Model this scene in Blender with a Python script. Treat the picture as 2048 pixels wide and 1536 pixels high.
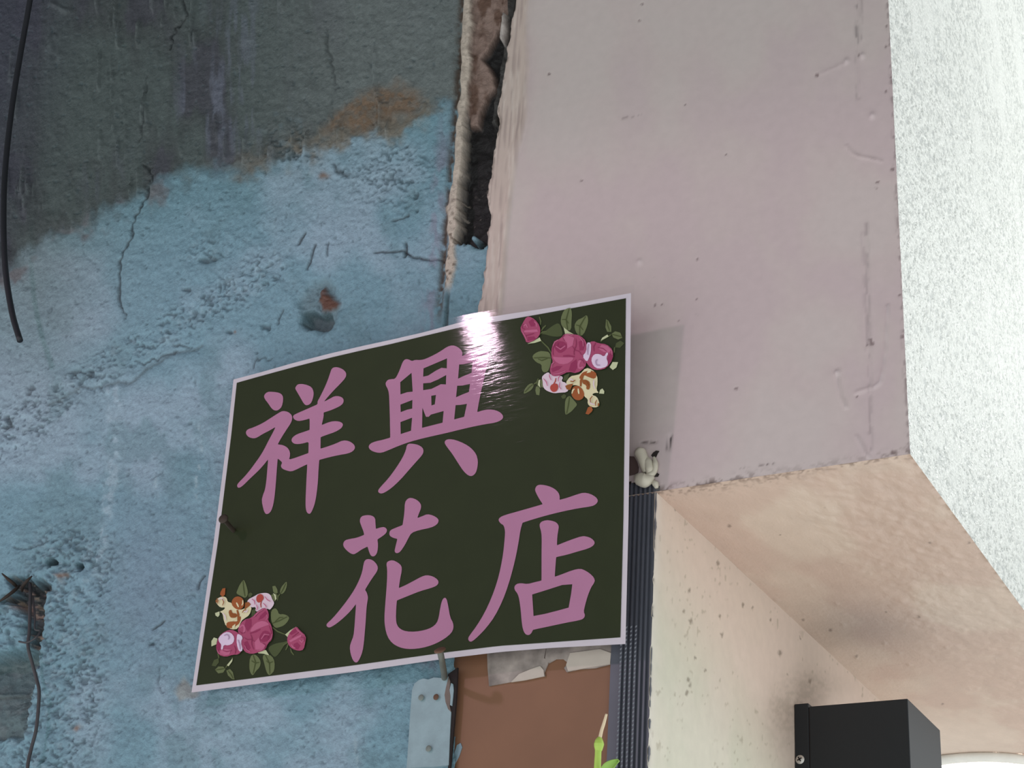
import bpy, bmesh, math, random
import numpy as np
from mathutils import Vector, Matrix
from mathutils.geometry import tessellate_polygon

for o in list(bpy.data.objects):
    bpy.data.objects.remove(o)
scene = bpy.context.scene
COL = scene.collection

# ------------------------------------------------------------------ camera
F = 3313.0                                   # focal length in pixels of the 2048 x 1536 frame
YAW, PITCH, ROLL = (math.radians(a) for a in (-30.24, 27.0, 4.22))
C = np.array([0.0, -1.12, 1.55])
_f = np.array([math.sin(YAW)*math.cos(PITCH), math.cos(YAW)*math.cos(PITCH), math.sin(PITCH)])
_r0 = np.array([math.cos(YAW), -math.sin(YAW), 0.0]); _u0 = np.cross(_r0, _f)
_r = math.cos(ROLL)*_r0 + math.sin(ROLL)*_u0
_u = -math.sin(ROLL)*_r0 + math.cos(ROLL)*_u0
cam_data = bpy.data.cameras.new('camera'); cam = bpy.data.objects.new('camera', cam_data)
COL.objects.link(cam)
cam_data.sensor_fit = 'HORIZONTAL'; cam_data.sensor_width = 36.0; cam_data.lens = F/2048*36
cam_data.clip_start = 0.02
cam.matrix_world = Matrix(((_r[0], _u[0], -_f[0], C[0]), (_r[1], _u[1], -_f[1], C[1]),
                           (_r[2], _u[2], -_f[2], C[2]), (0, 0, 0, 1)))
scene.camera = cam

# ------------------------------------------------------------------ light
scene.view_settings.view_transform = 'Standard'
scene.view_settings.look = 'None'
scene.view_settings.gamma = 1.0
scene.view_settings.use_curve_mapping = False
scene.view_settings.exposure = 0.0
world = bpy.data.worlds.new('world'); scene.world = world
world.use_nodes = True
bg = world.node_tree.nodes['Background']
bg.inputs[0].default_value = (0.93, 0.985, 1.0, 1); bg.inputs[1].default_value = 1.15

def lamp(name, kind, loc, power, color, aim=None):
    d = bpy.data.lights.new(name, kind); d.energy = power; d.color = color
    o = bpy.data.objects.new(name, d); COL.objects.link(o); o.location = loc
    if aim is not None:
        o.rotation_euler = (Vector(aim)-Vector(loc)).to_track_quat('-Z', 'Y').to_euler()
    return o
# shaded lamp hanging in front of the sign: it throws its light downwards only
spot = lamp('hanging_lamp_light', 'SPOT', (-1.37, -1.24, 2.63), 13.0, (1.0, 0.70, 0.88), (-1.37, -1.24, 0))
spot.data.spot_size = math.radians(172); spot.data.spot_blend = 0.12; spot.data.shadow_soft_size = 0.046
# added unseen area lamp right of the boxed beam, lighting its white side
side_l = lamp('added_side_light', 'AREA', (0.35, 0.9, 2.75), 4.0, (0.97, 1.0, 0.96), (-0.3, 0.5, 2.6))
side_l.data.shape = 'RECTANGLE'; side_l.data.size = 0.9; side_l.data.size_y = 0.08

# ------------------------------------------------------------------ helpers: pixels and points
def ray(x, y):
    return _f + _r*(x-1024)/F - _u*(y-768)/F
def on(axis, val, x, y):
    d = ray(x, y); return C + d*((val-C[axis])/d[axis])
def wallp(x, y, Y=0.0):
    return on(1, Y, x, y)
def project(P):
    d = P - C; w = d @ _f
    return 1024 + F*(d @ _r)/w, 768 - F*(d @ _u)/w
def lin(c):
    c = np.asarray(c, float)/255.0
    return np.where(c <= 0.04045, c/12.92, ((c+0.055)/1.055)**2.4)

# ------------------------------------------------------------------ helpers: noise
def _hash(ix, iy, seed):
    h = (ix.astype(np.int64)*374761393 + iy.astype(np.int64)*668265263 + seed*974634777) & 0xffffffff
    h = ((h ^ (h >> 13))*1274126177) & 0xffffffff
    h = (h ^ (h >> 16)) & 0xffffffff
    return h/4294967295.0
def vnoise(x, y, seed=0):
    ix = np.floor(x); iy = np.floor(y); fx = x-ix; fy = y-iy
    fx = fx*fx*fx*(fx*(fx*6-15)+10); fy = fy*fy*fy*(fy*(fy*6-15)+10)
    a = _hash(ix, iy, seed); b = _hash(ix+1, iy, seed); c = _hash(ix, iy+1, seed); d = _hash(ix+1, iy+1, seed)
    return (a+(b-a)*fx)*(1-fy) + (c+(d-c)*fx)*fy
def fbm(x, y, seed=0, octv=4, gain=0.5):
    s = 0; a = 1; t = 0
    for i in range(octv):
        s = s + a*vnoise(x*2**i+i*17.3, y*2**i-i*9.1, seed+i); t += a; a *= gain
    return s/t
def sstep(a, b, x):
    t = np.clip((x-a)/(b-a), 0, 1); return t*t*(3-2*t)
def interp(y, pts):
    p = sorted(pts); return np.interp(y, [q[0] for q in p], [q[1] for q in p])
def dist_line(PX, PY, pts):
    d = np.full(PX.shape, 1e9)
    for (x0, y0), (x1, y1) in zip(pts[:-1], pts[1:]):
        dx, dy = x1-x0, y1-y0
        t = np.clip(((PX-x0)*dx+(PY-y0)*dy)/(dx*dx+dy*dy+1e-9), 0, 1)
        d = np.minimum(d, np.hypot(PX-x0-t*dx, PY-y0-t*dy))
    return d
def inside(PX, PY, poly):
    m = np.zeros(PX.shape, bool); n = len(poly)
    for i in range(n):
        x0, y0 = poly[i]; x1, y1 = poly[(i+1) % n]
        if y0 == y1: continue
        c = ((y0 > PY) != (y1 > PY)) & (PX < (x1-x0)*(PY-y0)/(y1-y0)+x0)
        m ^= c
    return m
def polymask(PX, PY, poly, soft):
    """1 inside, 0 outside, with a soft rim of the given width"""
    d = dist_line(PX, PY, list(poly)+[poly[0]]); m = inside(PX, PY, poly)
    return sstep(-soft, soft, np.where(m, d, -d))
def blob(PX, PY, cx, cy, rx, ry, a=0):
    ca, sa = math.cos(math.radians(a)), math.sin(math.radians(a))
    x = ((PX-cx)*ca+(PY-cy)*sa)/rx; y = (-(PX-cx)*sa+(PY-cy)*ca)/ry
    return np.exp(-(x*x+y*y)*1.2)
def mixc(col, c, m):
    return col + (lin(c)-col)*m[..., None]

# ------------------------------------------------------------------ helpers: objects
def link(o, parent=None, kind=None, label=None, cat=None, group=None):
    COL.objects.link(o)
    if parent is not None: o.parent = parent
    if kind: o['kind'] = kind
    if label: o['label'] = label
    if cat: o['category'] = cat
    if group: o['group'] = group
    return o
def empty(name, loc, label, cat, group=None):
    o = bpy.data.objects.new(name, None); o.empty_display_size = 0.02; o.location = loc
    return link(o, None, None, label, cat, group)
def mesh_obj(name, verts, faces, mats, smooth=False, fm=None, **kw):
    me = bpy.data.meshes.new(name)
    parent = kw.get('parent')
    off = Vector(parent.location) if parent is not None else Vector((0, 0, 0))
    if parent is not None and parent.parent is not None: off = off + Vector(parent.parent.location)
    me.from_pydata([tuple(Vector(v)-off) for v in verts], [], faces)
    if not isinstance(mats, (list, tuple)): mats = [mats]
    for m in mats: me.materials.append(m)
    if fm is not None: me.polygons.foreach_set('material_index', fm)
    if smooth: me.polygons.foreach_set('use_smooth', [True]*len(me.polygons))
    me.update()
    return link(bpy.data.objects.new(name, me), **kw)

def field(name, us, vs, base, nrm, fn, mat, **kw):
    """a relief surface: base(U,V) gives points, fn(PX,PY,U,V) gives height, colour and the kept part"""
    U, V = np.meshgrid(us, vs)
    P = base(U, V); PX, PY = project(P)
    h, col, keep = fn(PX, PY, U, V)
    P = P + np.asarray(nrm, float)*h[..., None]
    nv, nu = U.shape
    i = np.arange(nv*nu).reshape(nv, nu)
    q = np.stack([i[:-1, :-1], i[:-1, 1:], i[1:, 1:], i[1:, :-1]], -1).reshape(-1, 4)
    if keep is not None:
        k = (keep[:-1, :-1] & keep[:-1, 1:] & keep[1:, 1:] & keep[1:, :-1]).reshape(-1)
        q = q[k]
    a, b, d = P[0, 0], P[0, 1], P[1, 0]
    used = np.unique(q); remap = np.full(nv*nu, -1); remap[used] = np.arange(len(used))
    q = remap[q]; Pv = P.reshape(-1, 3)[used]; cv = col.reshape(-1, 3)[used]
    if np.cross(b-a, d-a) @ np.asarray(nrm, float) < 0: q = q[:, ::-1]
    me = bpy.data.meshes.new(name)
    me.vertices.add(len(Pv)); me.vertices.foreach_set('co', Pv.astype(np.float32).ravel())
    me.loops.add(q.size); me.loops.foreach_set('vertex_index', q.astype(np.int32).ravel())
    me.polygons.add(len(q)); me.polygons.foreach_set('loop_start', np.arange(0, q.size, 4, dtype=np.int32))
    me.polygons.foreach_set('use_smooth', np.ones(len(q), bool))
    at = me.attributes.new('Col', 'FLOAT_COLOR', 'POINT')
    at.data.foreach_set('color', np.concatenate([np.clip(cv, 0.004, 0.95), np.ones((len(cv), 1))], 1).astype(np.float32).ravel())
    me.materials.append(mat); me.update(calc_edges=True); me.validate()
    return link(bpy.data.objects.new(name, me), **kw)

def spaced(a, b, fine, lo, hi):
    """grid lines: fine between a and b, coarse out to lo and hi"""
    v = list(np.arange(a, b+fine*0.5, fine)); s = fine; x = a
    pre = []
    while x > lo: s *= 1.35; x -= s; pre.append(max(x, lo))
    s = fine; x = v[-1]; post = []
    while x < hi: s *= 1.35; x += s; post.append(min(x, hi))
    return np.array(pre[::-1]+v+post)

def box(x0, x1, y0, y1, z0, z1, bev=0.0):
    bm = bmesh.new(); bmesh.ops.create_cube(bm, size=1.0)
    for v in bm.verts:
        v.co = Vector(((x0+x1)/2+v.co.x*(x1-x0), (y0+y1)/2+v.co.y*(y1-y0), (z0+z1)/2+v.co.z*(z1-z0)))
    if bev: bmesh.ops.bevel(bm, geom=bm.edges[:], offset=bev, segments=2, affect='EDGES', profile=0.5)
    return bm
def bm_obj(name, bm, mat, smooth=False, **kw):
    vs = [v.co.copy() for v in bm.verts]; bm.verts.index_update()
    fs = [[v.index for v in f.verts] for f in bm.faces]; bm.free()
    return mesh_obj(name, vs, fs, mat, smooth, **kw)
def tube(pts, rad, n=10, cap=True):
    """smooth tube through pts; rad is a number or one radius per point"""
    pts = [Vector(p) for p in pts]
    if not isinstance(rad, (list, tuple)): rad = [rad]*len(pts)
    P, R = [], []
    for i in range(len(pts)-1):
        p0, p1, p2, p3 = pts[max(i-1, 0)], pts[i], pts[i+1], pts[min(i+2, len(pts)-1)]
        for k in range(6):
            t = k/6
            P.append(0.5*((2*p1)+(p2-p0)*t+(2*p0-5*p1+4*p2-p3)*t*t+(3*p1-p0-3*p2+p3)*t**3))
            R.append(rad[i]+(rad[i+1]-rad[i])*t)
    P.append(pts[-1]); R.append(rad[-1])
    V, Fc = [], []
    ref = Vector((0.13, 0.9, 0.31))
    for i, p in enumerate(P):
        d = (P[min(i+1, len(P)-1)]-P[max(i-1, 0)]).normalized()
        a = d.cross(ref).normalized(); b = d.cross(a)
        for k in range(n):
            w = 2*math.pi*k/n; V.append(p+(a*math.cos(w)+b*math.sin(w))*R[i])
    for i in range(len(P)-1):
        for k in range(n):
            Fc.append([i*n+k, i*n+(k+1) % n, (i+1)*n+(k+1) % n, (i+1)*n+k])
    if cap: Fc += [list(range(n))[::-1], [(len(P)-1)*n+k for k in range(n)]]
    return V, Fc

# ------------------------------------------------------------------ materials
def nodes(name):
    m = bpy.data.materials.new(name); m.use_nodes = True
    nt = m.node_tree; b = nt.nodes['Principled BSDF']
    return m, nt, b
def N(nt, t, **kw):
    n = nt.nodes.new(t)
    for k, v in kw.items(): setattr(n, k, v)
    return n
def painted(name, rough=0.6, scale=900, strength=0.25, dist=0.0006, vary=0.10, color=None, spec=0.4, stretch=(1, 1, 1), scale2=None, bump2=0.0):
    """painted surface: colour from the relief's own attribute (or one colour), grain and relief from noise"""
    m, nt, b = nodes(name)
    tc = N(nt, 'ShaderNodeTexCoord'); mp = N(nt, 'ShaderNodeMapping'); mp.inputs['Scale'].default_value = stretch
    nt.links.new(tc.outputs['Object'], mp.inputs[0])
    if color is None:
        src = N(nt, 'ShaderNodeAttribute', attribute_name='Col').outputs['Color']
    else:
        rg = N(nt, 'ShaderNodeRGB'); rg.outputs[0].default_value = (*lin(color), 1); src = rg.outputs[0]
    n1 = N(nt, 'ShaderNodeTexNoise'); n1.inputs['Scale'].default_value = scale; n1.inputs['Detail'].default_value = 4
    n2 = N(nt, 'ShaderNodeTexNoise'); n2.inputs['Scale'].default_value = scale2 or scale*0.22; n2.inputs['Detail'].default_value = 6
    nt.links.new(mp.outputs[0], n1.inputs['Vector']); nt.links.new(mp.outputs[0], n2.inputs['Vector'])
    mr = N(nt, 'ShaderNodeMapRange'); mr.inputs[1].default_value = 0.3; mr.inputs[2].default_value = 0.7
    mr.inputs[3].default_value = 1-vary; mr.inputs[4].default_value = 1+vary
    nt.links.new(n2.outputs[0], mr.inputs[0])
    mx = N(nt, 'ShaderNodeVectorMath', operation='SCALE')
    nt.links.new(src, mx.inputs[0]); nt.links.new(mr.outputs[0], mx.inputs['Scale'])
    nt.links.new(mx.outputs[0], b.inputs['Base Color'])
    bp = N(nt, 'ShaderNodeBump'); bp.inputs['Strength'].default_value = strength; bp.inputs['Distance'].default_value = dist
    if bump2:
        ad = N(nt, 'ShaderNodeMath', operation='MULTIPLY_ADD'); ad.inputs[1].default_value = bump2
        nt.links.new(n2.outputs[0], ad.inputs[0]); nt.links.new(n1.outputs[0], ad.inputs[2])
        nt.links.new(ad.outputs[0], bp.inputs['Height'])
    else:
        nt.links.new(n1.outputs[0], bp.inputs['Height'])
    nt.links.new(bp.outputs[0], b.inputs['Normal'])
    b.inputs['Roughness'].default_value = rough; b.inputs['Specular IOR Level'].default_value = spec
    return m
def flat(name, c, rough=0.5, metal=0.0, vary=0.06, scale=300, strength=0.05, spec=0.4):
    m = painted(name, rough, scale, strength, 0.0004, vary, c, spec)
    m.node_tree.nodes['Principled BSDF'].inputs['Metallic'].default_value = metal
    return m
def emitter(name, c, s):
    m, nt, b = nodes(name)
    b.inputs['Base Color'].default_value = (0.8, 0.8, 0.8, 1)
    b.inputs['Emission Color'].default_value = (*c, 1); b.inputs['Emission Strength'].default_value = s
    return m
M_blue = painted('blue_plaster_paint', 0.6, 620, 0.5, 0.0013, 0.12, spec=0.4, scale2=260, bump2=1.4)
M_pink = painted('mauve_board_paint', 0.6, 500, 0.10, 0.0004, 0.025, spec=0.3)
M_soff = painted('peach_soffit_paint', 0.45, 330, 0.5, 0.0010, 0.04, spec=0.4, stretch=(1, 0.45, 1), bump2=1.0)
M_cream = painted('cream_wall_paint', 0.6, 450, 0.14, 0.0005, 0.03, spec=0.3)
M_caulk = painted('dried_caulk', 0.55, 260, 0.3, 0.001, 0.10)

# ------------------------------------------------------------------ setting: places
XL, XR, ZB = -0.5116, -0.3038, 2.0868       # cream jamb, white side of the beam, underside of the beam
BLUE_Y = 0.004

GAP_L = [(-200, 946), (0, 938), (90, 934), (200, 929), (300, 921), (400, 911), (480, 905), (570, 899), (640, 893)]     # caulk bead left of the gap
PINK_E = [(-200, 1052), (0, 1033), (44, 1024), (137, 1010), (219, 996), (246, 998), (290, 990), (342, 983), (393, 977), (427, 981), (478, 976), (525, 971), (600, 961), (640, 952), (760, 940), (1100, 915)]
CAULK_R = [(-200, 1066), (0, 1056), (34, 1054), (137, 1056), (239, 1052), (308, 1034), (393, 1023), (495, 1013), (620, 1004), (800, 992), (1100, 970)]

# unseen dark sheet overhead, added to darken the upper wall and sign reflections
bm_obj('overhead_blocker', box(-7.5, 2.5, -8.0, -0.002, 3.05, 3.09), flat('dark_blocker_sheet', (66, 68, 72), 0.7), kind='structure')

# ------------------------------------------------------------------ blue wall
def blue_fn(PX, PY, U, V):
    jx = PX + 14*(fbm(PX/38, PY/38, 11, 3)-0.5)*2; jy = PY + 14*(fbm(PX/38, PY/38, 12, 3)-0.5)*2
    h = 0.0020*(fbm(PX/120, PY/120, 1, 3)-0.5) + 0.0022*(fbm(PX/26, PY/26, 2, 4)-0.5)
    # plaster trowel waves
    h += 0.0012*(fbm(PX/300, PY/60, 3, 3)-0.5)
    n0 = fbm(PX/210, PY/210, 4, 4); n1 = fbm(PX/60, PY/80, 5, 4)
    col = np.zeros(PX.shape+(3,)) + lin((113, 146, 159))
    col = mixc(col, (137, 160, 174), sstep(0.42, 0.68, n0))
    col = mixc(col, (103, 134, 144), sstep(0.52, 0.75, n1)*0.6)
    col = mixc(col, (120, 133, 136), blob(PX, PY, 60, 560, 170, 260)*0.7)       # greener, older paint on the left
    col = mixc(col, (122, 128, 150), blob(PX, PY, 300, 1180, 120, 200)*0.35)
    # darker grey-green tone on the upper wall, its lower rim ragged
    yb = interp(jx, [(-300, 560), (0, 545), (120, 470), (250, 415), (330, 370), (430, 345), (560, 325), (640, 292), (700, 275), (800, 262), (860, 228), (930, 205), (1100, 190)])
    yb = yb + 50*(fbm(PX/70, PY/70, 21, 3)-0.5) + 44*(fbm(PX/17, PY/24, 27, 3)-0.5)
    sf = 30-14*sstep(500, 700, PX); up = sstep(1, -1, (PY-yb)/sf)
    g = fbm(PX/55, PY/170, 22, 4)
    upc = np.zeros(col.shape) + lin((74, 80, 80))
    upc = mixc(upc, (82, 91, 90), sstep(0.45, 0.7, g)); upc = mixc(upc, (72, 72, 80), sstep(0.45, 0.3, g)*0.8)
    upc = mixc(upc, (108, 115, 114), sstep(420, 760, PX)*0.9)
    upc = mixc(upc, (66, 66, 80), sstep(230, 0, PX + 0.25*PY)*0.8)  # shade growing towards the upper-left corner, put into the colour
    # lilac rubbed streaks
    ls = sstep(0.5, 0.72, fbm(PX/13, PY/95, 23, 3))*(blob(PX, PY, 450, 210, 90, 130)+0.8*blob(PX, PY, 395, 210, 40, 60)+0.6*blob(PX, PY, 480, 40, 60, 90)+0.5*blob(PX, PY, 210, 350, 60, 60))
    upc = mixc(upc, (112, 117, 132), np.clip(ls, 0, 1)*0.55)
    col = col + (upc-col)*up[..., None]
    # tan seepage along the rim, rust brown patch
    tan = np.exp(-((PY-yb+6)/26)**2)*sstep(380, 560, PX)*sstep(0.35, 0.6, fbm(PX/40, PY/40, 24, 3))
    col = mixc(col, (124, 112, 96), np.clip(tan, 0, 1)*0.75)
    tan2 = np.exp(-((PY-yb-6)/20)**2)*sstep(420, 300, PX)*sstep(0.4, 0.6, fbm(PX/40, PY/40, 25, 3))
    col = mixc(col, (108, 100, 102), np.clip(tan2, 0, 1)*0.7)
    br = polymask(jx, jy, [(690, 215), (716, 190), (760, 178), (800, 170), (838, 180), (846, 205), (830, 222), (800, 232), (770, 250), (730, 262), (696, 262), (655, 262), (662, 240)], 16)
    col = mixc(col, (118, 98, 80), br*(0.65+0.35*sstep(0.4, 0.6, fbm(PX/9, PY/9, 26, 2))))
    h -= br*0.0007
    # step below the patch: the blue part stands higher
    h += (1-up)*0.0011
    # runs and smears in the grey-green part
    rs = sstep(0.60, 0.80, fbm(PX/9+PY/160, PY/75, 31, 3))*up*sstep(0.40, 0.62, fbm(PX/120, PY/150, 32, 2))
    h += rs*0.0044 + up*0.0034*(fbm(PX/15+PY/200, PY/70, 33, 3)-0.5)
    col = mixc(col, (112, 120, 120), rs*0.30)
    # pitted, rough zones
    band = np.exp(-(dist_line(PX, PY, [(-60, 905), (40, 850), (130, 790), (210, 735), (290, 680), (380, 635), (450, 595), (540, 540)])/34)**2)
    fine = sstep(0.50, 0.62, vnoise(PX/5.5+3*n1, PY/5.5, 41)*0.5+vnoise(PX/11, PY/9, 42)*0.5)
    low = np.clip(blob(PX, PY, 135, 1330, 85, 230)+0.9*blob(PX, PY, 150, 1130, 90, 70)+0.7*blob(PX, PY, 60, 1500, 70, 120), 0, 1)
    zone_r = np.clip(0.9*blob(PX, PY, 790, 350, 130, 95)+0.5*blob(PX, PY, 560, 450, 110, 60)+0.6*blob(PX, PY, 400, 500, 90, 60)+0.7*blob(PX, PY, 600, 300, 60, 60)+0.5*blob(PX, PY, 560, 260, 50, 70), 0, 1)
    rough = np.clip(band*1.0+low*1.2+zone_r*0.75+0.6*blob(PX, PY, 640, 610, 70, 60)+0.5*blob(PX, PY, 30, 880, 80, 90)+0.5*blob(PX, PY, 330, 1280, 70, 40), 0, 1)
    pit = sstep(0.55, 0.68, vnoise(PX/4.6, PY/3.8, 43)*0.45+vnoise(PX/8, PY/6.5, 44)*0.33+vnoise(PX/30, PY/26, 45)*0.22)
    pit = pit*sstep(0.15, 0.7, rough)
    h -= pit*0.0021
    h += rough*0.0042*(fbm(PX/17, PY/15, 46, 4)-0.45)
    col = mixc(col, (62, 80, 86), pit*0.55)
    col = mixc(col, (150, 172, 182), sstep(0.55, 0.75, fbm(PX/12, PY/12, 47, 3))*rough*0.30)
    # few pits anywhere
    sp = sstep(0.80, 0.86, vnoise(PX/7, PY/7, 48)*0.75+vnoise(PX/3.1, PY/3.3, 49)*0.25)
    h -= sp*0.0010; col = mixc(col, (70, 88, 94), sp*0.35)
    # fine crumb of the render everywhere
    h += 0.0013*(fbm(PX/9, PY/8, 50, 2)-0.5)
    # pale limewash streaks
    pl = polymask(jx, jy, [(214, 770), (244, 768), (246, 830), (240, 900), (236, 970), (225, 1060), (200, 1130), (190, 1120), (205, 1040), (213, 960), (218, 880)], 9)
    col = mixc(col, (150, 172, 184), pl*(0.15+0.6*sstep(0.45, 0.62, fbm(PX/9, PY/14, 53, 3)))); h += pl*0.0010
    for x, y0, y1 in ((403, 850, 950), (398, 900, 1000), (715, 1475, 1560), (316, 930, 1010)):
        d = np.exp(-((PX-x-4*np.sin(PY/20))/4)**2)*sstep(y0-10, y0+10, PY)*sstep(y1+10, y1-10, PY)
        col = mixc(col, (160, 180, 188), d*0.5*sstep(0.45, 0.6, fbm(PX/5, PY/12, 54, 2)))
    # diagonal edge of a plaster patch under the band
    e = dist_line(jx, jy, [(95, 805), (160, 775), (250, 765), (300, 738), (352, 705), (400, 690)])
    h -= 0.0016*np.exp(-(e/7)**2); col = mixc(col, (72, 84, 88), np.exp(-(e/4)**2)*0.55)
    # cracks
    def crack(pts, w=2.2, dep=0.0022, dark=0.8, jit=4.0):
        nonlocal h, col
        xs = [p[0] for p in pts]; ys = [p[1] for p in pts]
        m = (PX > min(xs)-25) & (PX < max(xs)+25) & (PY > min(ys)-25) & (PY < max(ys)+25)
        if not m.any(): return
        qx = PX[m]+jit*(vnoise(PX[m]/9, PY[m]/9, 61)-0.5)*2; qy = PY[m]+jit*(vnoise(PX[m]/9, PY[m]/9, 62)-0.5)*2
        k = np.exp(-(dist_line(qx, qy, pts)/w)**2)
        h[m] -= k*dep; col[m] = mixc(col[m], (38, 42, 44), k*dark)
    crack([(366, -40), (369, 0), (373, 30), (352, 55), (343, 78), (341, 100)])
    crack([(292, 150), (290, 200), (283, 260), (278, 285)], 1.8, 0.0015, 0.5)
    crack([(285, 328), (300, 338), (304, 365), (292, 395), (280, 420), (268, 448), (264, 472), (247, 505), (240, 527), (242, 565), (241, 597), (250, 632)])
    crack([(812, 487), (813, 500), (810, 514)], 2.4, 0.003, 0.9, 1)
    crack([(752, 506), (790, 504), (808, 503), (825, 514), (850, 519), (892, 521)], 2.2, 0.0025, 0.9, 2)
    crack([(612, 467), (604, 480), (598, 490)], 2.2, 0.002, 0.85, 1); crack([(633, 490), (624, 515), (617, 537)], 2.2, 0.002, 0.85, 1)
    crack([(658, 485), (656, 512)], 2, 0.002, 0.6, 1); crack([(566, 620), (556, 648)], 2, 0.002, 0.7, 1)
    crack([(786, 442), (808, 438), (818, 430)], 2, 0.002, 0.8, 2)
    crack([(352, 703), (330, 712), (318, 716), (300, 722), (280, 728)], 2, 0.002, 0.7)
    crack([(350, 688), (370, 692), (388, 696)], 1.8, 0.0015, 0.6); crack([(305, 960), (325, 948), (330, 938)], 1.6, 0.0015, 0.3)
    crack([(308, 1258), (320, 1250), (332, 1242)], 2, 0.002, 0.8, 1); crack([(410, 1152), (400, 1165), (398, 1178)], 2, 0.002, 0.8, 1)
    crack([(508, 735), (520, 715), (530, 718), (535, 722), (548, 718)], 1.8, 0.0015, 0.6); crack([(318, 1330), (318, 1370), (330, 1385)], 1.8, 0.0014, 0.4)
    crack([(655, 60), (650, 90), (660, 110), (668, 140), (672, 175)], 3, 0.0022, 0.35)
    crack([(670, 330), (680, 345), (695, 350)], 4, 0.002, 0.7); crack([(30, 1095), (60, 1098), (100, 1085)], 2, 0.002, 0.5)
    crack([(108, 10), (140, 25), (125, 75), (118, 118)], 5, -0.0030, 0.0, 2); crack([(110, 75), (95, 100)], 6, -0.003, 0, 2)
    for x, y, r in ((810, 293, 7), (685, 340, 6), (830, 424, 6), (837, 390, 7), (753, 250, 4), (455, 662, 9), (15, 838, 10), (18, 850, 12), (186, 1398, 7), (195, 1190, 6), (160, 1141, 10), (310, 1287, 6), (365, 1285, 6), (516, 700, 4), (612, 648, 6), (382, 580, 10), (540, 650, 9), (410, 520, 12), (425, 515, 10), (150, 740, 12), (60, 780, 9), (285, 690, 10), (180, 745, 8)):
        m = (abs(PX-x) < 40) & (abs(PY-y) < 40)
        if m.any():
            k = sstep(r*0.85, r*0.2, np.hypot((jx[m]-x)*(0.7 if r > 7 else 1), jy[m]-y)+7*(fbm(PX[m]/7, PY[m]/7, 63, 2)-0.5)*(r > 7)); h[m] -= k*0.0035; col[m] = mixc(col[m], (48, 58, 62), k*0.6)
    for x, y, r in ((148, 1455, 8), (650, 350, 9), (470, 660, 5), (130, 1160, 8)):
        col = mixc(col, (125, 92, 66), blob(jx, jy, x, y, r, r)*0.8)
    # socket with rust, right of centre
    hol = polymask(jx, jy, [(612, 632), (628, 622), (655, 628), (662, 645), (650, 660), (632, 660), (614, 648)], 5)
    cup = polymask(jx, jy, [(606, 600), (618, 575), (645, 560), (672, 580), (678, 612), (668, 650), (640, 668), (612, 655)], 12)
    h -= hol*0.012 + cup*0.004
    col = mixc(col, (88, 102, 104), cup*0.5); col = mixc(col, (66, 78, 80), hol*0.75)
    rust = polymask(jx, jy, [(640, 580), (660, 590), (678, 605), (668, 614), (656, 622), (645, 620), (638, 600)], 5)
    col = mixc(col, (92, 58, 42), rust*0.95); h += rust*0.004
    # broken-out hole with crumbling rim at the left
    rim = np.clip(blob(PX, PY, 120, 1120, 80, 60, 10)+0.7*blob(PX, PY, 110, 1210, 45, 70), 0, 1)
    h += rim*0.010*(fbm(PX/26, PY/24, 71, 4)-0.25)
    qx = PX + 5*(fbm(PX/9, PY/9, 75, 3)-0.5)*2; qy = PY + 5*(fbm(PX/9, PY/9, 76, 3)-0.5)*2
    def C48(pts): return [(x/4.8, 1100+y/4.8) for x, y in pts]
    hole = polymask(qx, qy, C48([(70,270),(180,255),(250,280),(300,250),(300,320),(400,290),(480,330),(455,440),(430,540),(420,700),(392,850),(372,1000),(360,1110),(310,1060),(262,930),(240,800),(262,650),(180,540),(100,500),(0,530),(-60,520),(0,480),(125,400),(85,330)]), 4)
    lump = polymask(qx, qy, C48([(-900,500),(-200,520),(0,535),(100,520),(180,600),(250,700),(245,800),(170,870),(130,960),(40,1010),(-200,1040),(-900,1060)]), 6)
    under = polymask(qx, qy, C48([(-900,1050),(-200,1035),(40,1010),(140,960),(250,930),(310,1080),(335,1210),(300,1330),(270,1480),(230,1800),(-900,1900)]), 7)
    h += -0.020*hole + 0.005*lump - under*(0.006+0.020*sstep(1440, 1310, PY-0.3*PX)) + under*0.005*(fbm(PX/16, PY/16, 79, 4)-0.5) + lump*0.008*(fbm(PX/12, PY/12, 74, 4)-0.5)
    h += hole*0.026*(fbm(PX/11, PY/11, 72, 4)-0.5)
    col = mixc(col, (58, 50, 46), hole*0.85)
    col = mixc(col, (168, 150, 134), hole*sstep(0.56, 0.66, fbm(PX/9, PY/9, 73, 3))*0.8); col = mixc(col, (206, 196, 180), blob(qx, qy, 77, 1210, 8, 11)*0.9)
    col = mixc(col, (146, 122, 108), blob(qx, qy, 38, 1212, 13, 12)*0.8)
    lp = lump*sstep(0.56, 0.66, vnoise(PX/6, PY/5, 77)*0.6+vnoise(PX/11, PY/9, 78)*0.4); h -= lp*0.003; col = mixc(col, (62, 80, 84), lp*0.5)
    col = mixc(col, (82, 96, 95), under*0.8); col = mixc(col, (106, 116, 118), under*sstep(0.45, 0.65, fbm(PX/22, PY/30, 80, 4))*0.5)  # shade below the lump darkened into the colour
    lg = np.exp(-((PY-1384+0.12*PX)/4)**2)*under; h += lg*0.003; col = mixc(col, (60, 66, 62), np.exp(-((PY-1390+0.12*PX)/4)**2)*under*0.6)
    for x, y in ((105, 1128), (113, 1132), (158, 1140)):
        k = sstep(11, 5, np.hypot(jx-x, (jy-y)*1.2)); h -= k*0.012; col = mixc(col, (42, 44, 46), k*0.7)
    # smear of old glue under the sign's lower corner
    gl = polymask(jx, jy, [(350, 1385), (372, 1350), (396, 1372), (402, 1392), (372, 1398), (362, 1404)], 5)
    col = mixc(col, (140, 142, 138), gl*0.8)
    # bare, bruised paint along the right edge
    xl = interp(PY, GAP_L)
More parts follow.
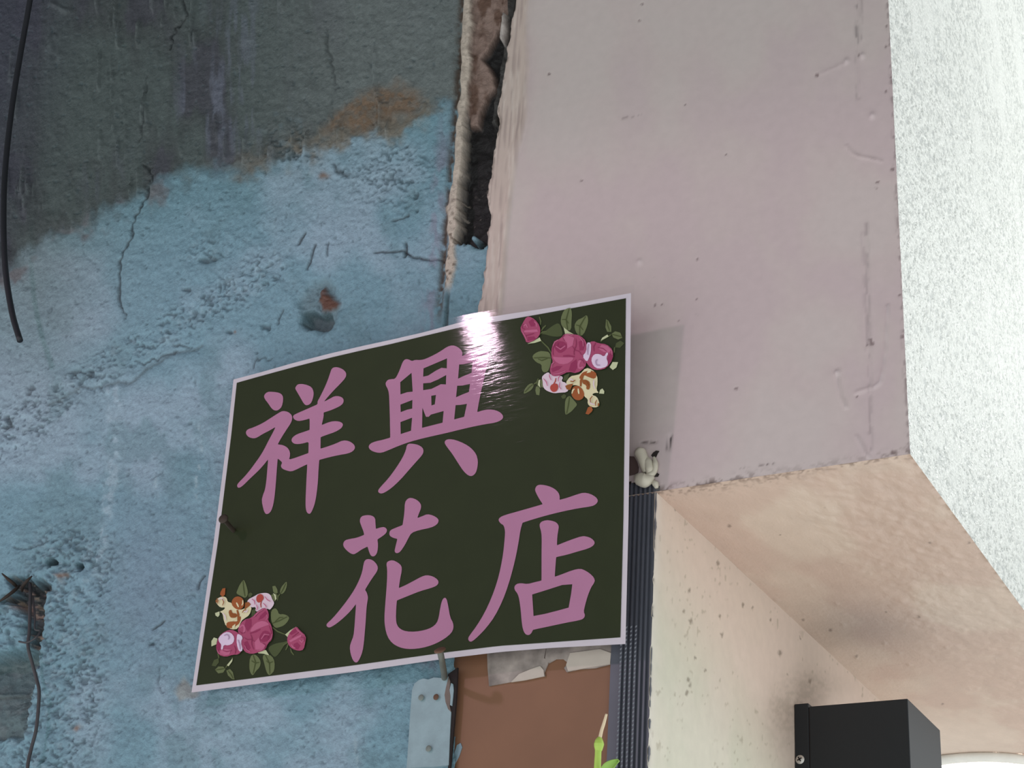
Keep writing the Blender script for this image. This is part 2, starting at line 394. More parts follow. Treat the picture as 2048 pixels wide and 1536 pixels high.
    ed = PX-xl
    col = mixc(col, (124, 126, 142), np.exp(-((ed+34)/16)**2)*sstep(0.4, 0.6, fbm(PX/14, PY/40, 81, 3))*0.7*sstep(180, 330, PY))
    dirt = np.exp(-((ed+15+4*(n1-0.5))/7)**2)*sstep(660, 600, PY)
    col = mixc(col, (78, 64, 54), dirt*sstep(0.3, 0.5, fbm(PX/8, PY/16, 82, 3))); h -= dirt*0.003
    # caulk bead
    xb = xl + 5*(fbm(PX/60+3, PY/46, 83, 3)-0.5)*2
    wob = 11 + 5*(fbm(PX/50, PY/30, 84, 4)-0.5)*2
    bead = sstep(wob+2, wob-4, np.abs(PX-xb))*sstep(588, 560, PY+10*(vnoise(PX/6, PY*0, 85)-0.5))
    h += bead*0.0032*np.sqrt(np.clip(1-(np.abs(PX-xb)/18)**2, 0, 1)) + bead*0.0015*(fbm(PX/7, PY/18, 86, 2)-0.5)
    col = mixc(col, (188, 174, 160), bead); col = mixc(col, (120, 105, 92), bead*sstep(0.62, 0.72, fbm(PX/6, PY/6, 87, 2))*sstep(350, 480, PY))
    # the open gap between bead and board
    bot = 496 + 20*(fbm(PX/13, PY/19, 88, 3)-0.5)*2 + 22*(vnoise(PX/21, PX*0+4, 89)-0.5) - 10*sstep(930, 970, PX)
    gap = sstep(-3, 0, PX-xb-wob+1)*sstep(2, -2, PY-bot)
    h -= gap*0.015
    h += gap*0.004*(fbm(PX/18, PY/18, 90, 3)-0.5)
    col = mixc(col, (30, 28, 28), gap)
    wood = polymask(PX+5*(n1-0.5), PY, [(930, -400), (1075, -400), (1016, 0), (1008, 30), (990, 52), (976, 80), (968, 96), (958, 110), (972, 126), (980, 142), (985, 166), (968, 184), (956, 212), (950, 246), (934, 247)], 3)*gap
    h += wood*0.009
    col = mixc(col, (140, 118, 108), wood); col = mixc(col, (104, 80, 68), wood*sstep(0.45, 0.65, fbm(PX/16, PY/30, 91, 3)))
    strip = polymask(PX, PY, [(1020, -60), (1032, -60), (1020, 60), (1004, 160), (988, 243), (977, 242), (990, 160), (1006, 60)], 2)*gap
    h += strip*0.010; col = mixc(col, (62, 60, 58), strip)
    chip = polymask(PX, PY, [(1003, 32), (1014, 30), (1016, 62), (1010, 90), (1004, 84), (998, 62)], 2)*gap
    h += chip*0.012; col = mixc(col, (176, 166, 160), chip)
    # little paint flecks at the bottom of the gap
    fl = sstep(0.80, 0.88, vnoise(PX/13, PY/5, 92)*0.7+vnoise(PX/5, PY/5, 93)*0.3)*gap*sstep(340, 400, PY)
    col = mixc(col, (150, 140, 130), fl*0.7)
    # blue overpaint beside the board, with a dark slit
    sl = np.exp(-((PX-(interp(PY, [(540, 900), (640, 893), (700, 888)])))/3.5)**2)*sstep(570, 600, PY)*sstep(720, 690, PY)
    h -= sl*0.004; col = mixc(col, (52, 66, 66), sl*0.8)
    keep = (U < -0.545) | (V > 2.02)
    xk = interp(PY, PINK_E)+34
    keep = (PX < xk) | (PY > 660)
    keep &= ~((PY > 1200) & (PX > 912)) & ~((PY > 660) & (U > -0.58))
    return h, col, keep
us = spaced(-1.50, -0.67, 0.00138, -2.6, -0.53); vs = spaced(1.855, 2.93, 0.00138, 1.2, 3.6)
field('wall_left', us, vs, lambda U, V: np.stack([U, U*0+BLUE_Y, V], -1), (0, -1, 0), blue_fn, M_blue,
      kind='structure', label='weathered blue plaster wall with cracks, pits and a grey-green upper part')

# ------------------------------------------------------------------ mauve board front of the boxed beam
def pink_fn(PX, PY, U, V):
    n = fbm(PX/160, PY/220, 101, 4)
    h = 0.0007*(fbm(PX/140, PY/260, 102, 3)-0.5) + 0.00018*(fbm(PX/9, PY/12, 103, 2)-0.5)
    col = np.zeros(PX.shape+(3,)) + lin((197, 182, 178))
    col = mixc(col, (195, 178, 177), sstep(0.4, 0.65, n)); col = mixc(col, (198, 188, 183), sstep(0.5, 0.3, n)*0.35)
    # brushed caulk along the left edge
    xe = interp(PY, PINK_E) + 4*(fbm(PX*0, PY/16, 104, 3)-0.5)*2
    xc = interp(PY, CAULK_R)
    t = (PX-xe)/(xc-xe)
    ck = sstep(1.12, 0.92, t+0.10*(fbm(PX/10, PY/60, 105, 3)-0.5))
    st = fbm(PX/5+PY/60, PY/130, 106, 3)
    h += ck*(0.0025*sstep(0.0, 0.25, t)*(0.4+st)) + 0.0022*np.exp(-((t-0.93)/0.10)**2)*sstep(0.3, 0.6, fbm(PX*0, PY/90, 107, 2)+0.15)
    col = mixc(col, (196, 178, 168), ck); col = mixc(col, (164, 146, 140), ck*sstep(0.5, 0.66, st)*0.7); col = mixc(col, (214, 200, 190), ck*sstep(0.55, 0.75, fbm(PX/4, PY/90, 108, 2))*0.6)
    # dark scars at the inner edge
    sc = np.exp(-((t-0.04)/0.06)**2)*sstep(0.5, 0.62, fbm(PX/7, PY/12, 109, 2)); col = mixc(col, (96, 82, 74), sc*0.6)
    # edge falls back into the gap
    fall = sstep(0, -7, PX-xe)*(PY < 1290); h -= fall*0.016
    col = mixc(col, (120, 106, 100), fall*0.7)
    # specks and nicks
    for x, y, r in ((1284, 8, 3), (1279, 41, 3), (1098, 148, 4), (1634, 150, 5), (1717, 110, 4), (1772, 93, 4), (1774, 52, 3), (1782, 155, 3), (1772, 182, 4), (1395, 518, 3.5), (1163, 361, 3), (1310, 610, 3), (1324, 609, 3), (1472, 777, 4), (1393, 597, 2.5), (1394, 629, 2.5), (1307, 553, 2), (1371, 210, 2.5), (1452, 309, 2), (1741, 680, 5), (1744, 687, 5), (1735, 690, 4), (1805, 673, 5), (1800, 590, 4), (1755, 364, 4), (1752, 376, 3), (1785, 338, 5), (1735, 866, 3), (1714, 793, 3), (1356, 640, 2.5), (1785, 905, 5), (1764, 820, 2)):
        k = sstep(r, r*0.4, np.hypot(PX-x, PY-y)); col = mixc(col, (104, 84, 84), k*0.75); h -= k*0.0006
    for x, y in ((1279, 524), (1745, 232), (1725, 112), (1693, 122), (1675, 745)):
        k = blob(PX, PY, x, y, 5, 6); h += k*0.0018; col = mixc(col, (212, 198, 198), k*0.4)
    def ridge(pts, w, a, c=None, m=0.5):
        nonlocal h, col
        k = np.exp(-(dist_line(PX, PY, pts)/w)**2); h = h + k*a
        if c: col = mixc(col, c, k*m*sstep(0.35, 0.6, fbm(PX/6, PY/20, 111, 2)))
    ridge([(1710, -60), (1712, 0), (1713, 60), (1714, 120), (1716, 195)], 3.5, -0.0009, (122, 112, 112), 0.75)
    ridge([(1724, -60), (1723, 80)], 2.5, 0.0006, (140, 126, 126), 0.4)
    ridge([(1733, 450), (1738, 640), (1742, 900)], 3.5, 0.0008, (146, 132, 132), 0.5); ridge([(1727, 470), (1734, 700)], 5, 0.0006, (160, 146, 146), 0.4)
    ridge([(1693, 292), (1705, 306), (1722, 314), (1752, 319), (1764, 324)], 2.2, 0.0010, (150, 134, 134), 0.4)
    ridge([(1776, 612), (1771, 690), (1767, 735), (1760, 765), (1748, 775)], 2.4, 0.0014, (196, 184, 184), 0.5)
    ridge([(1673, 745), (1678, 775), (1682, 795), (1692, 815)], 3, 0.0014, (190, 178, 176), 0.5); ridge([(1714, 873), (1726, 895), (1738, 918)], 2.6, 0.0014, (196, 184, 182), 0.5)
    ridge([(1712, 785), (1740, 776)], 3, 0.0010); ridge([(1640, 148), (1668, 136), (1695, 124)], 3, 0.0004, (182, 164, 164), 0.4)
    ridge([(1237, 240), (1255, 234)], 2, 0, (120, 100, 100), 0.5); ridge([(1264, 235), (1282, 228)], 2, 0, (120, 100, 100), 0.4)
    ridge([(1340, 872), (1338, 885), (1336, 898)], 4, -0.001, (52, 42, 44), 1.2); ridge([(1285, 885), (1312, 884)], 2.2, -0.001, (98, 86, 84), 0.9)
    ridge([(1518, 930), (1548, 928)], 1.8, 0, (96, 80, 78), 0.8); ridge([(1480, 936), (1500, 933)], 1.8, 0, (120, 104, 100), 0.6)
    # grime along the lower edge
    yl = 985-0.158*(PX-1320)
    g = np.exp(-((PY-yl+4)/9)**2)*sstep(0.50, 0.66, fbm(PX/9, PY/7, 112, 3)); g *= 0.35+0.65*sstep(1560, 1440, PX)+0.5*sstep(1740, 1800, PX)
    col = mixc(col, (96, 78, 68), np.clip(g, 0, 1)*0.7)
    cr = np.exp(-((PY-yl-1+6*(vnoise(PX/14, PX*0, 113)-0.5))/3.0)**2)*sstep(1530, 1480, PX)*0.9; h -= cr*0.002; col = mixc(col, (74, 56, 48), cr*0.8)
    # ragged right arris
    ra = np.exp(-((U-XR)/0.0022)**2)*sstep(0.52, 0.7, fbm(PX/4, PY/11, 114, 2)); col = mixc(col, (112, 96, 96), ra*0.6)
    keep = (PX > xe-9) | (PY > 1290)
    h = h*sstep(0, 0.004, V-ZB)*sstep(0, 0.003, XR-U)
    keep &= ~((PX < 1318+5*(vnoise(PX*0, PY/9, 115)-0.5)) & (PY > 968+6*(vnoise(PX/9, PY*0, 116)-0.5)))
    return h, col, keep
us = np.append(spaced(-0.74, XR-0.001, 0.0016, -0.741, XR-0.001), XR); vs = np.append([ZB], spaced(ZB+0.0012, 2.72, 0.0016, ZB+0.001, 3.6))
wf = field('wall_front', us, vs, lambda U, V: np.stack([U, U*0, V], -1), (0, -1, 0), pink_fn, M_pink,
      kind='structure', label='mauve painted board with a ragged caulked left edge')

# ------------------------------------------------------------------ white pebbled side of the beam
def white_fn(PX, PY, U, V):
    # U runs into the depth, V up
    a = vnoise(U*260, V*260, 121)*0.6+vnoise(U*520, V*520, 122)*0.4
    pit = sstep(0.54, 0.66, a)*sstep(0.25, 0.55, fbm(U*22, V*14, 123, 3)+0.20*sstep(2.75, 2.35, V))
    h = -0.0010*pit + 0.0011*(fbm(U*150, V*150, 124, 3)-0.5)
    col = np.zeros(PX.shape+(3,)) + lin((209, 209, 202)); col = mixc(col, (146, 150, 148), pit*0.55)
    e = np.exp(-(U/0.002)**2)*sstep(0.5, 0.7, fbm(V*300, V*0, 125, 2)); col = mixc(col, (150, 140, 140), e*0.5)
    # soft rounding at the lower arris
    return h, col, None
M_white = painted('white_pebble_paint', 0.30, 300, 0.7, 0.0020, 0.20, spec=0.6, scale2=430, bump2=0.8)
field('wall_right', spaced(0.0, 1.15, 0.0024, -0.0001, 2.2), np.append([ZB], spaced(ZB+0.002, 3.12, 0.0021, ZB+0.001, 3.6)),
      lambda U, V: np.stack([U*0+XR, U, V], -1), (1, 0, 0), white_fn, M_white, kind='structure', label='bright white pebble-textured side wall of the boxed beam')

# ------------------------------------------------------------------ underside of the beam
def soff_fn(PX, PY, U, V):
    n = fbm(U*14, V*9, 131, 4)
    tx = sstep(-0.445, -0.39, U+0.03*(fbm(U*20, V*20, 132, 2)-0.5))
    h = 0.0011*(fbm(U*60, V*30, 133, 3)-0.5)*(0.35+tx) + 0.0024*tx*(fbm(U*150, V*95, 134, 3)-0.5)
    col = np.zeros(PX.shape+(3,)) + lin((206, 184, 167)); col = mixc(col, (198, 172, 156), sstep(0.42, 0.62, n))
    col = mixc(col, (150, 138, 138), np.clip(blob(PX, PY, 1735, 1248, 90, 48, 10), 0, 1)*0.32)        # soft grey blotch
    for x, y, r in ((1459, 1052, 5), (1606, 1240, 4), (1661, 1260, 5), (1713, 1312, 4), (1772, 1224, 3), (1838, 1233, 4), (1885, 1408, 3), (1860, 1085, 4), (1938, 1085, 4), (1560, 1070, 2), (1650, 1013, 2), (1436, 1127, 0.1)):
        col = mixc(col, (104, 84, 74), sstep(r, r*0.3, np.hypot(PX-x, PY-y))*0.7)
    for k in range(26):
        rr = random.Random(k); x, y = rr.uniform(1420, 1980), rr.uniform(960, 1400)
        p = blob(PX, PY, x, y, 5, 2.4, rr.uniform(0, 60)); h += p*0.0012
    f = np.exp(-(V/0.008)**2)*sstep(0.45, 0.65, fbm(U*260, V*260, 135, 3)); col = mixc(col, (110, 88, 76), f*0.7)
    f2 = np.exp(-(V/0.016)**2)*sstep(0.62, 0.72, fbm(U*330, V*230, 136, 2))*sstep(-0.36, -0.42, U); col = mixc(col, (110, 88, 76), f2*0.6)
    e = np.exp(-((U-XR)/0.0025)**2)*sstep(0.5, 0.7, fbm(V*160, U*0, 137, 2)); col = mixc(col, (150, 120, 96), e*0.6)
    h = h*sstep(0, 0.005, V)*sstep(0, 0.004, XR-U)
    return h, col, None
us = np.append(spaced(-0.52, XR-0.002, 0.0018, -0.95, XR-0.001), XR)
field('ceiling', us, spaced(0.0, 0.90, 0.0022, -0.0001, 2.2), lambda U, V: np.stack([U, V, U*0+ZB], -1), (0, 0, -1), soff_fn, M_soff,
      kind='structure', label='peach painted underside of the boxed beam')

# ------------------------------------------------------------------ cream jamb below it
def cream_fn(PX, PY, U, V):
    # U depth, V height
    n = fbm(U*10, V*10, 141, 4)
    h = 0.0007*(fbm(U*40, V*30, 142, 3)-0.5)
    col = np.zeros(PX.shape+(3,)) + lin((214, 207, 190)); col = mixc(col, (206, 204, 184), sstep(0.4, 0.65, n))
    col = mixc(col, (214, 190, 176), sstep(0.16, 0.0, ZB-V-0.30*U)*0.8)
    dirt = np.clip(blob(PX, PY, 1600, 1395, 40, 60, 20)+0.8*blob(PX, PY, 1560, 1440, 30, 70)+0.7*blob(PX, PY, 1640, 1370, 50, 26), 0, 1)
    col = mixc(col, (132, 120, 104), dirt*(0.45+0.4*sstep(0.35, 0.7, fbm(PX/7, PY/7, 143, 4)))*0.52)
    for x, y, r in ((1436, 1127, 5), (1382, 1242, 6), (1368, 1223, 4), (1560, 1306, 6), (1486, 1210, 4), (1506, 1216, 3), (1444, 1270, 5), (1376, 1360, 5), (1380, 1370, 4), (1374, 1385, 5), (1410, 1340, 3), (1620, 1362, 5), (1440, 1232, 3), (1378, 1180, 4), (1540, 1240, 2.5), (1390, 1315, 3), (1575, 1350, 3), (1600, 1276, 3), (1352, 1018, 3)):
        q = np.hypot((PX-x), (PY-y)*0.7)+3*(vnoise(PX/3, PY/3, 144)-0.5); col = mixc(col, (112, 98, 82), sstep(r, r*0.3, q)*0.7)
    spk = sstep(0.86, 0.92, vnoise(PX/5, PY/8, 145))*sstep(0.45, 0.6, fbm(PX/60, PY/60, 146, 2)); col = mixc(col, (150, 138, 116), spk*0.45)
    # chipped, blackened front arris
    ch = sstep(0.006, 0.0, U+0.005*(fbm(V*120, V*0, 147, 3)-0.35)); ch *= sstep(0.42, 0.55, fbm(V*70, V*0+3, 148, 3)+0.25*sstep(2.03, 2.08, V))
    col = mixc(col, (78, 68, 60), ch*0.85); h -= ch*0.0012
    pale = np.exp(-(U/0.01)**2)*(1-ch); col = mixc(col, (222, 214, 204), pale*0.5)
    return h, col, None
field('wall_inner', spaced(0.0, 0.70, 0.0018, -0.0001, 0.70), np.append(spaced(1.82, ZB-0.001, 0.0018, 1.2, ZB-0.001), ZB),
      lambda U, V: np.stack([U*0+XL, U, V], -1), (1, 0, 0), cream_fn, M_cream, kind='structure', label='cream painted side wall under the boxed beam')
# its hidden faces and the wall behind the lamp
M_plain = flat('cream_plain_paint', (206, 198, 182), 0.6)
bm = box(-0.532, XL-0.004, 0.006, 0.70, 1.2, ZB-0.0005); bm_obj('wall_pier', bm, M_plain, kind='structure')
bm = box(-0.95, XR, 2.0, 2.05, 1.2, ZB); bm_obj('wall_back', bm, M_plain, kind='structure')

# putty squeezed out beside the board's lower corner
M_fill = flat('putty', (198, 190, 172), 0.45, strength=0.2)
M_hole = flat('dark_gap_paint', (40, 32, 31), 0.9)
M_bark = flat('dark_brown_paint', (88, 70, 66), 0.8)
bm_obj('gap_backing', box(-0.575, XL-0.002, 0.010, 0.014, 2.05, 2.16), M_bark, parent=wf)
def putty(pts, rad):
    V, Fs = tube([wallp(x, y, -0.001-q) for x, y, q in pts], [r/2150 for r in rad], 14)
    V = [Vector((v.x, min(v.y, 0.004), v.z)) for v in V]
    return mesh_obj('putty_bead', V, Fs, M_fill, True, parent=wf)
putty([(1276, 898, .001), (1280, 905, .002), (1285, 916, .002), (1288, 930, .002), (1292, 945, .001)], [3, 11, 10, 8, 6])
putty([(1291, 915, .0), (1296, 926, .001), (1299, 940, .002), (1297, 950, .001)], [4, 9, 8, 4])
putty([(1308, 914, .0), (1311, 928, .001), (1309, 942, .001), (1301, 950, .002), (1290, 955, .002)], [2, 5, 5, 6, 5])
putty([(1272, 952, .001), (1280, 958, .003), (1290, 961, .003), (1299, 958, .002), (1306, 952, .001)], [4, 12, 13, 9, 4])
putty([(1304, 962, .0), (1311, 968, .001), (1313, 976, .001)], [3, 6, 3])
# ------------------------------------------------------------------ ribbed strip beside the jamb
def strip_profile():
    xs = []
    x0, x1 = -0.5475, XL-0.0004
    flat_w = 0.008
    pr = [(x0, 0.010), (x0, 0.003), (x0+flat_w, 0.003)]
    n = 6; w = (x1-0.003-(x0+flat_w))/n
    for i in range(n):
        a = x0+flat_w+i*w
        pr += [(a+w*0.15, 0.003), (a+w*0.25, 0.0005), (a+w*0.62, 0.0005), (a+w*0.72, 0.003)]
    pr += [(x1-0.003, 0.003), (x1-0.002, 0.001), (x1, 0.001), (x1, 0.010)]
    return pr
M_strip = flat('slate_grey_aluminium', (86, 88, 97), 0.42, 0.0, 0.05, spec=0.5)
nt = M_strip.node_tree
pr = strip_profile(); z0, z1 = 1.2, 2.098
V = [(x, y, z0) for x, y in pr]+[(x, y, z1) for x, y in pr]; n = len(pr)
ts = mesh_obj('trim_1', V, [[i, i+1, n+i+1, n+i] for i in range(n-1)]+[[n+i for i in range(n)]], M_strip, kind='structure',
              label='slate grey ribbed strip running down beside the cream wall')
# knurled crowns of the ribs
kv, kf = [], []
ribs = [pr[3+4*i+1][0] for i in range(6)]; wr = pr[5][0]-pr[4][0]
z = 1.80
while z < 1.985:
    for i, x in enumerate(ribs[:4]):
        if z > 1.975-0.012*i*0: continue
        b = len(kv); a0 = x-wr*0.05; a1 = x+wr*1.05
        kv += [(a0, 0.0006, z), (a1, 0.0006, z+0.0008), (a1, 0.0006, z+0.0024), (a0, 0.0006, z+0.0016), ((a0+a1)/2, -0.0007, z+0.0012)]
        kf += [[b, b+1, b+4], [b+1, b+2, b+4], [b+2, b+3, b+4], [b+3, b, b+4]]
    z += 0.0034
M_knurl = flat('worn_rib_crown', (128, 130, 138), 0.35, 0.0, spec=0.5)
mesh_obj('rib_knurling', kv, kf, M_knurl, parent=ts, kind='stuff')

# ------------------------------------------------------------------ brown board with torn paper
def flat_panel(pts, y0, th):
    """prism from a pixel outline standing at depth y0"""
    P = [wallp(x, y, y0) for x, y in pts]; n = len(P)
    V = [tuple(p) for p in P]+[(p[0], p[1]+th, p[2]) for p in P]
    A = sum(P[i][0]*P[(i+1) % n][2]-P[(i+1) % n][0]*P[i][2] for i in range(n))
    front = list(range(n)) if A > 0 else list(range(n))[::-1]
    fs = [front, [n+i for i in front[::-1]]]
    for a, b in zip(front, front[1:]+front[:1]): fs.append([b, a, n+a, n+b])
    return V, fs
def hole_patch(pts, m, y=-0.0012):
    V, Fs = flat_panel(pts, y, 0.0008); mesh_obj('hole_patch', V, Fs, m, parent=wf)  # flat dark patch standing in for the shade of a hole
hole_patch([(1240, 911), (1268, 913), (1273, 922), (1277, 934), (1276, 944), (1270, 948), (1240, 956)], M_bark)
hole_patch([(1302, 911), (1306, 905), (1312, 901), (1318, 902), (1315, 906), (1312, 913), (1307, 916)], M_hole); hole_patch([(1309, 949), (1313, 945), (1318, 948), (1315, 953), (1309, 953)], M_hole)
hole_patch([(1313, 969), (1317, 973), (1315, 976), (1312, 974)], M_hole)
M_brown = flat('brown_board_paint', (128, 90, 66), 0.5, 0, 0.05, 120, 0.08)
V, Fs = flat_panel([(912, 1180), (1240, 1130), (1228, 1560), (1200, 2100), (868, 2130), (898, 1560)], 0.006, 0.012)
bb = empty('brown_board', (-0.62, 0.012, 1.60), 'plain brown painted board below the sign, beside the ribbed strip', 'board')
mesh_obj('board', V, Fs, M_brown, parent=bb)
M_paper = painted('torn_paper', 0.75, 220, 0.4, 0.0008, 0.45, (150, 139, 132), scale2=60)
M_paper2 = flat('clean_paper', (192, 180, 168), 0.7)
for pts, m, y in (([(974, 1300), (1094, 1290), (1088, 1316), (1098, 1322), (1088, 1345), (1090, 1352), (1030, 1362), (978, 1372), (975, 1335)], M_paper, 0.0045),
                  ([(1022, 1364), (1038, 1348), (1062, 1338), (1080, 1332), (1087, 1340), (1088, 1352), (1050, 1360)], M_paper2, 0.0036),
                  ([(1094, 1290), (1228, 1278), (1228, 1310), (1222, 1328), (1190, 1336), (1160, 1338), (1133, 1344), (1128, 1336), (1136, 1326), (1126, 1318), (1112, 1318), (1098, 1326), (1090, 1316)], M_paper, 0.0042),
                  ([(1140, 1306), (1200, 1298), (1222, 1306), (1220, 1328), (1170, 1336), (1136, 1342), (1132, 1330)], M_paper2, 0.0034)):
    V, Fs = flat_panel(pts, y, 0.0012); mesh_obj('torn_paper', V, Fs, m, parent=bb)
M_splash = flat('blue_paint_smear', (128, 150, 160), 0.5)
V, Fs = flat_panel([(914, 1490), (921, 1486), (924, 1494), (918, 1512), (908, 1530), (902, 1540), (904, 1518)], 0.0052, 0.001)
mesh_obj('paint_smear', V, Fs, M_splash, parent=bb)

# painted plate on the blue wall left of the board
M_plate = painted('plate_blue_paint', 0.5, 420, 0.25, 0.0008, 0.12, (140, 160, 166), scale2=60)
pp = empty('painted_plate', tuple(wallp(862, 1440, 0.0)), 'flat plate painted blue over, held by screws next to the brown board', 'plate')
V, Fs = flat_panel([(847, 1357), (856, 1359), (868, 1355), (884, 1356), (897, 1353), (896, 1362), (893, 1375), (890, 1390), (893, 1408), (898, 1420), (902, 1424), (900, 1460), (897, 1530), (870, 1533), (813, 1536), (817, 1480), (821, 1420), (824, 1380), (829, 1367), (838, 1360)], -0.0012, 0.004)
mesh_obj('plate', V, Fs, M_plate, parent=pp)
V, Fs = flat_panel([(896, 1348), (915, 1335), (912, 1400), (906, 1470), (900, 1540), (893, 1640), (888, 1640), (896, 1536), (901, 1440), (902, 1424), (898, 1418)], -0.0004, 0.002)
mesh_obj('dark_slit', V, Fs, M_hole, parent=pp)
V, Fs = flat_panel([(902, 1366), (906, 1368), (907, 1380), (904, 1412), (900, 1410), (901, 1392), (899, 1380)], -0.0012, 0.001); mesh_obj('paint_flake', V, Fs, M_plate, parent=pp)
M_bare = flat('bare_brown_edge', (112, 98, 92), 0.7, 0, 0.2, 200, 0.3)
V, Fs = flat_panel([(897, 1354), (900, 1362), (899, 1380), (901, 1394), (899, 1412), (902, 1424), (896, 1418), (891, 1404), (889, 1390), (892, 1374)], -0.0013, 0.002); mesh_obj('bare_edge', V, Fs, M_bare, parent=pp)
M_screw = flat('painted_screw', (118, 124, 118), 0.5, strength=0.2); M_rusty = flat('rusty_steel', (104, 76, 60), 0.7, 0.2, 0.25, 500, 0.4)
def disc(c, r, th, mat, name, parent, n=14, dent=True):
    V = []; 
    for k in range(n):
        w = 2*math.pi*k/n; V.append((c[0]+r*math.cos(w), c[1], c[2]+r*math.sin(w)))
    for k in range(n):
        w = 2*math.pi*k/n; V.append((c[0]+r*.8*math.cos(w), c[1]-th, c[2]+r*.8*math.sin(w)))
    V.append((c[0], c[1]-(th*0.35 if dent else th*1.3), c[2]))
    Fs = []
    for k in range(n):
        j = (k+1) % n; Fs += [[k, j, n+j, n+k], [n+k, n+j, 2*n]]
    return mesh_obj(name, V, Fs, mat, True, parent=parent)
for x, y, m in ((842, 1395, M_screw), (872, 1394, M_rusty), (857, 1497, M_screw)):
    disc(wallp(x, y, -0.003), 0.0026, 0.0008, m, 'screw', pp)

# ------------------------------------------------------------------ the laminated shop sign
SX0, SX1, SZ0, SZ1 = -0.9647, -0.5377, 1.9594, 2.2760
def stand(x, z):
    U = (x-SX0)/(SX1-SX0); V = (z-SZ0)/(SZ1-SZ0)
    return (1-V)*((1-U)*0.012+U*0.016) + V*((1-U)*0.016+U*0.046) + 0.014*4*U*(1-U)*max(V, 0)**2
def on_sign(x, y, lift=0.0):
    Y = -0.03
    for _ in range(9):
        P = wallp(x, y, Y); Y = -stand(P[0], P[2])
    d = ray(x, y); d = d/np.linalg.norm(d)
    return P + np.array([0, -lift, 0])
def sign_patch(top, right, bottom, left, nu, nv):
    """Coons patch between four pixel edges (each a list of points, left to right or top to bottom)"""
    def ev(pts, t):
        pts = np.array(pts, float); L = np.concatenate([[0], np.cumsum(np.hypot(*np.diff(pts, axis=0).T))])
        return np.array([np.interp(t*L[-1], L, pts[:, k]) for k in (0, 1)])
    out = []
    for j in range(nv+1):
        v = j/nv
        for i in range(nu+1):
            u = i/nu
            c = (1-v)*ev(top, u)+v*ev(bottom, u)+(1-u)*ev(left, v)+u*ev(right, v)
            tl, tr, bl, br = (np.array(q, float) for q in (top[0], top[-1], bottom[0], bottom[-1]))
            out.append(c-((1-u)*(1-v)*tl+u*(1-v)*tr+(1-u)*v*bl+u*v*br))
    return out
def patch_obj(name, edges, nu, nv, lift, mat, **kw):
    Q = sign_patch(*edges, nu, nv); V = [on_sign(x, y, lift) for x, y in Q]; w = nu+1
    return mesh_obj(name, V, [[j*w+i, (j+1)*w+i, (j+1)*w+i+1, j*w+i+1] for j in range(nv) for i in range(nu)], mat, True, **kw)
def smooth_poly(pts, it=1):
    for _ in range(it):
        o = []
        for i in range(len(pts)):
            a, b = pts[i], pts[(i+1) % len(pts)]
            o += [(0.75*a[0]+0.25*b[0], 0.75*a[1]+0.25*b[1]), (0.25*a[0]+0.75*b[0], 0.25*a[1]+0.75*b[1])]
        pts = o
    return pts
def print_geo(groups, lift, step=26):
    """flat print: groups of [outline, hole, ...] in pixels, cut small enough to follow the bent sheet"""
    bm = bmesh.new()
    for loops in groups:
        flatl = [p for l in loops for p in l]
        vs = [bm.verts.new((x, y, 0)) for x, y in flatl]
        for t in tessellate_polygon([[Vector((x, y, 0)) for x, y in l] for l in loops]):
            try: bm.faces.new([vs[i] for i in t])
            except ValueError: pass
    xs = [v.co.x for v in bm.verts]; ys = [v.co.y for v in bm.verts]
    for ax, lo, hi in ((0, min(xs), max(xs)), (1, min(ys), max(ys))):
        c = lo+step
        while c < hi:
            co = [0, 0, 0]; co[ax] = c; no = [0, 0, 0]; no[ax] = 1
            bmesh.ops.bisect_plane(bm, geom=bm.verts[:]+bm.edges[:]+bm.faces[:], plane_co=co, plane_no=no, dist=1e-4)
            c += step
    bm.verts.index_update()
    V = [on_sign(v.co.x, v.co.y, lift) for v in bm.verts]
    Fs = []
    for f in bm.faces:
        ix = [v.index for v in f.verts]
        a = sum(f.verts[i].co.x*f.verts[(i+1) % len(ix)].co.y-f.verts[(i+1) % len(ix)].co.x*f.verts[i].co.y for i in range(len(ix)))
        Fs.append(ix if a < 0 else ix[::-1])
    bm.free(); return V, Fs

sign = empty('shop_sign', tuple(on_sign(830, 1335)), 'laminated dark green sign with four pink characters and printed roses', 'sign')
def ink(name, c, vary=0.03): return flat(name, c, 0.6, 0, vary, 200, 0.0, spec=0.15)
M_paperw = ink('sign_paper', (205, 196, 202)); M_green = ink('green_ink', (44, 50, 28), 0.05); M_ink = ink('pink_ink', (178, 122, 152), 0.02)
TOP = [(467, 759), (520, 745), (590, 725), (660, 707), (720, 693), (780, 680), (850, 664), (930, 642), (1010, 629), (1090, 617), (1170, 603), (1262, 586)]
patch_obj('sheet', (TOP, [(1262, 586), (1260, 800), (1257, 1040), (1251, 1288)], [(383, 1385), (520, 1367), (700, 1345), (900, 1316), (1000, 1304), (1100, 1296), (1251, 1288)], [(467, 759), (455, 870), (428, 1080), (383, 1385)]), 40, 30, 0.0, M_paperw, parent=sign)
patch_obj('green_panel', ([(474, 766), (520, 753), (590, 734), (660, 716), (720, 702), (780, 689), (850, 672), (930, 653), (1010, 641), (1090, 627), (1170, 612), (1252, 597)],
                          [(1252, 597), (1250, 800), (1247, 1040), (1241, 1275)], [(393, 1371), (520, 1355), (700, 1332), (900, 1304), (1000, 1292), (1100, 1285), (1241, 1275)], [(474, 766), (463, 870), (437, 1080), (393, 1371)]), 40, 30, 0.0004, M_green, parent=sign)

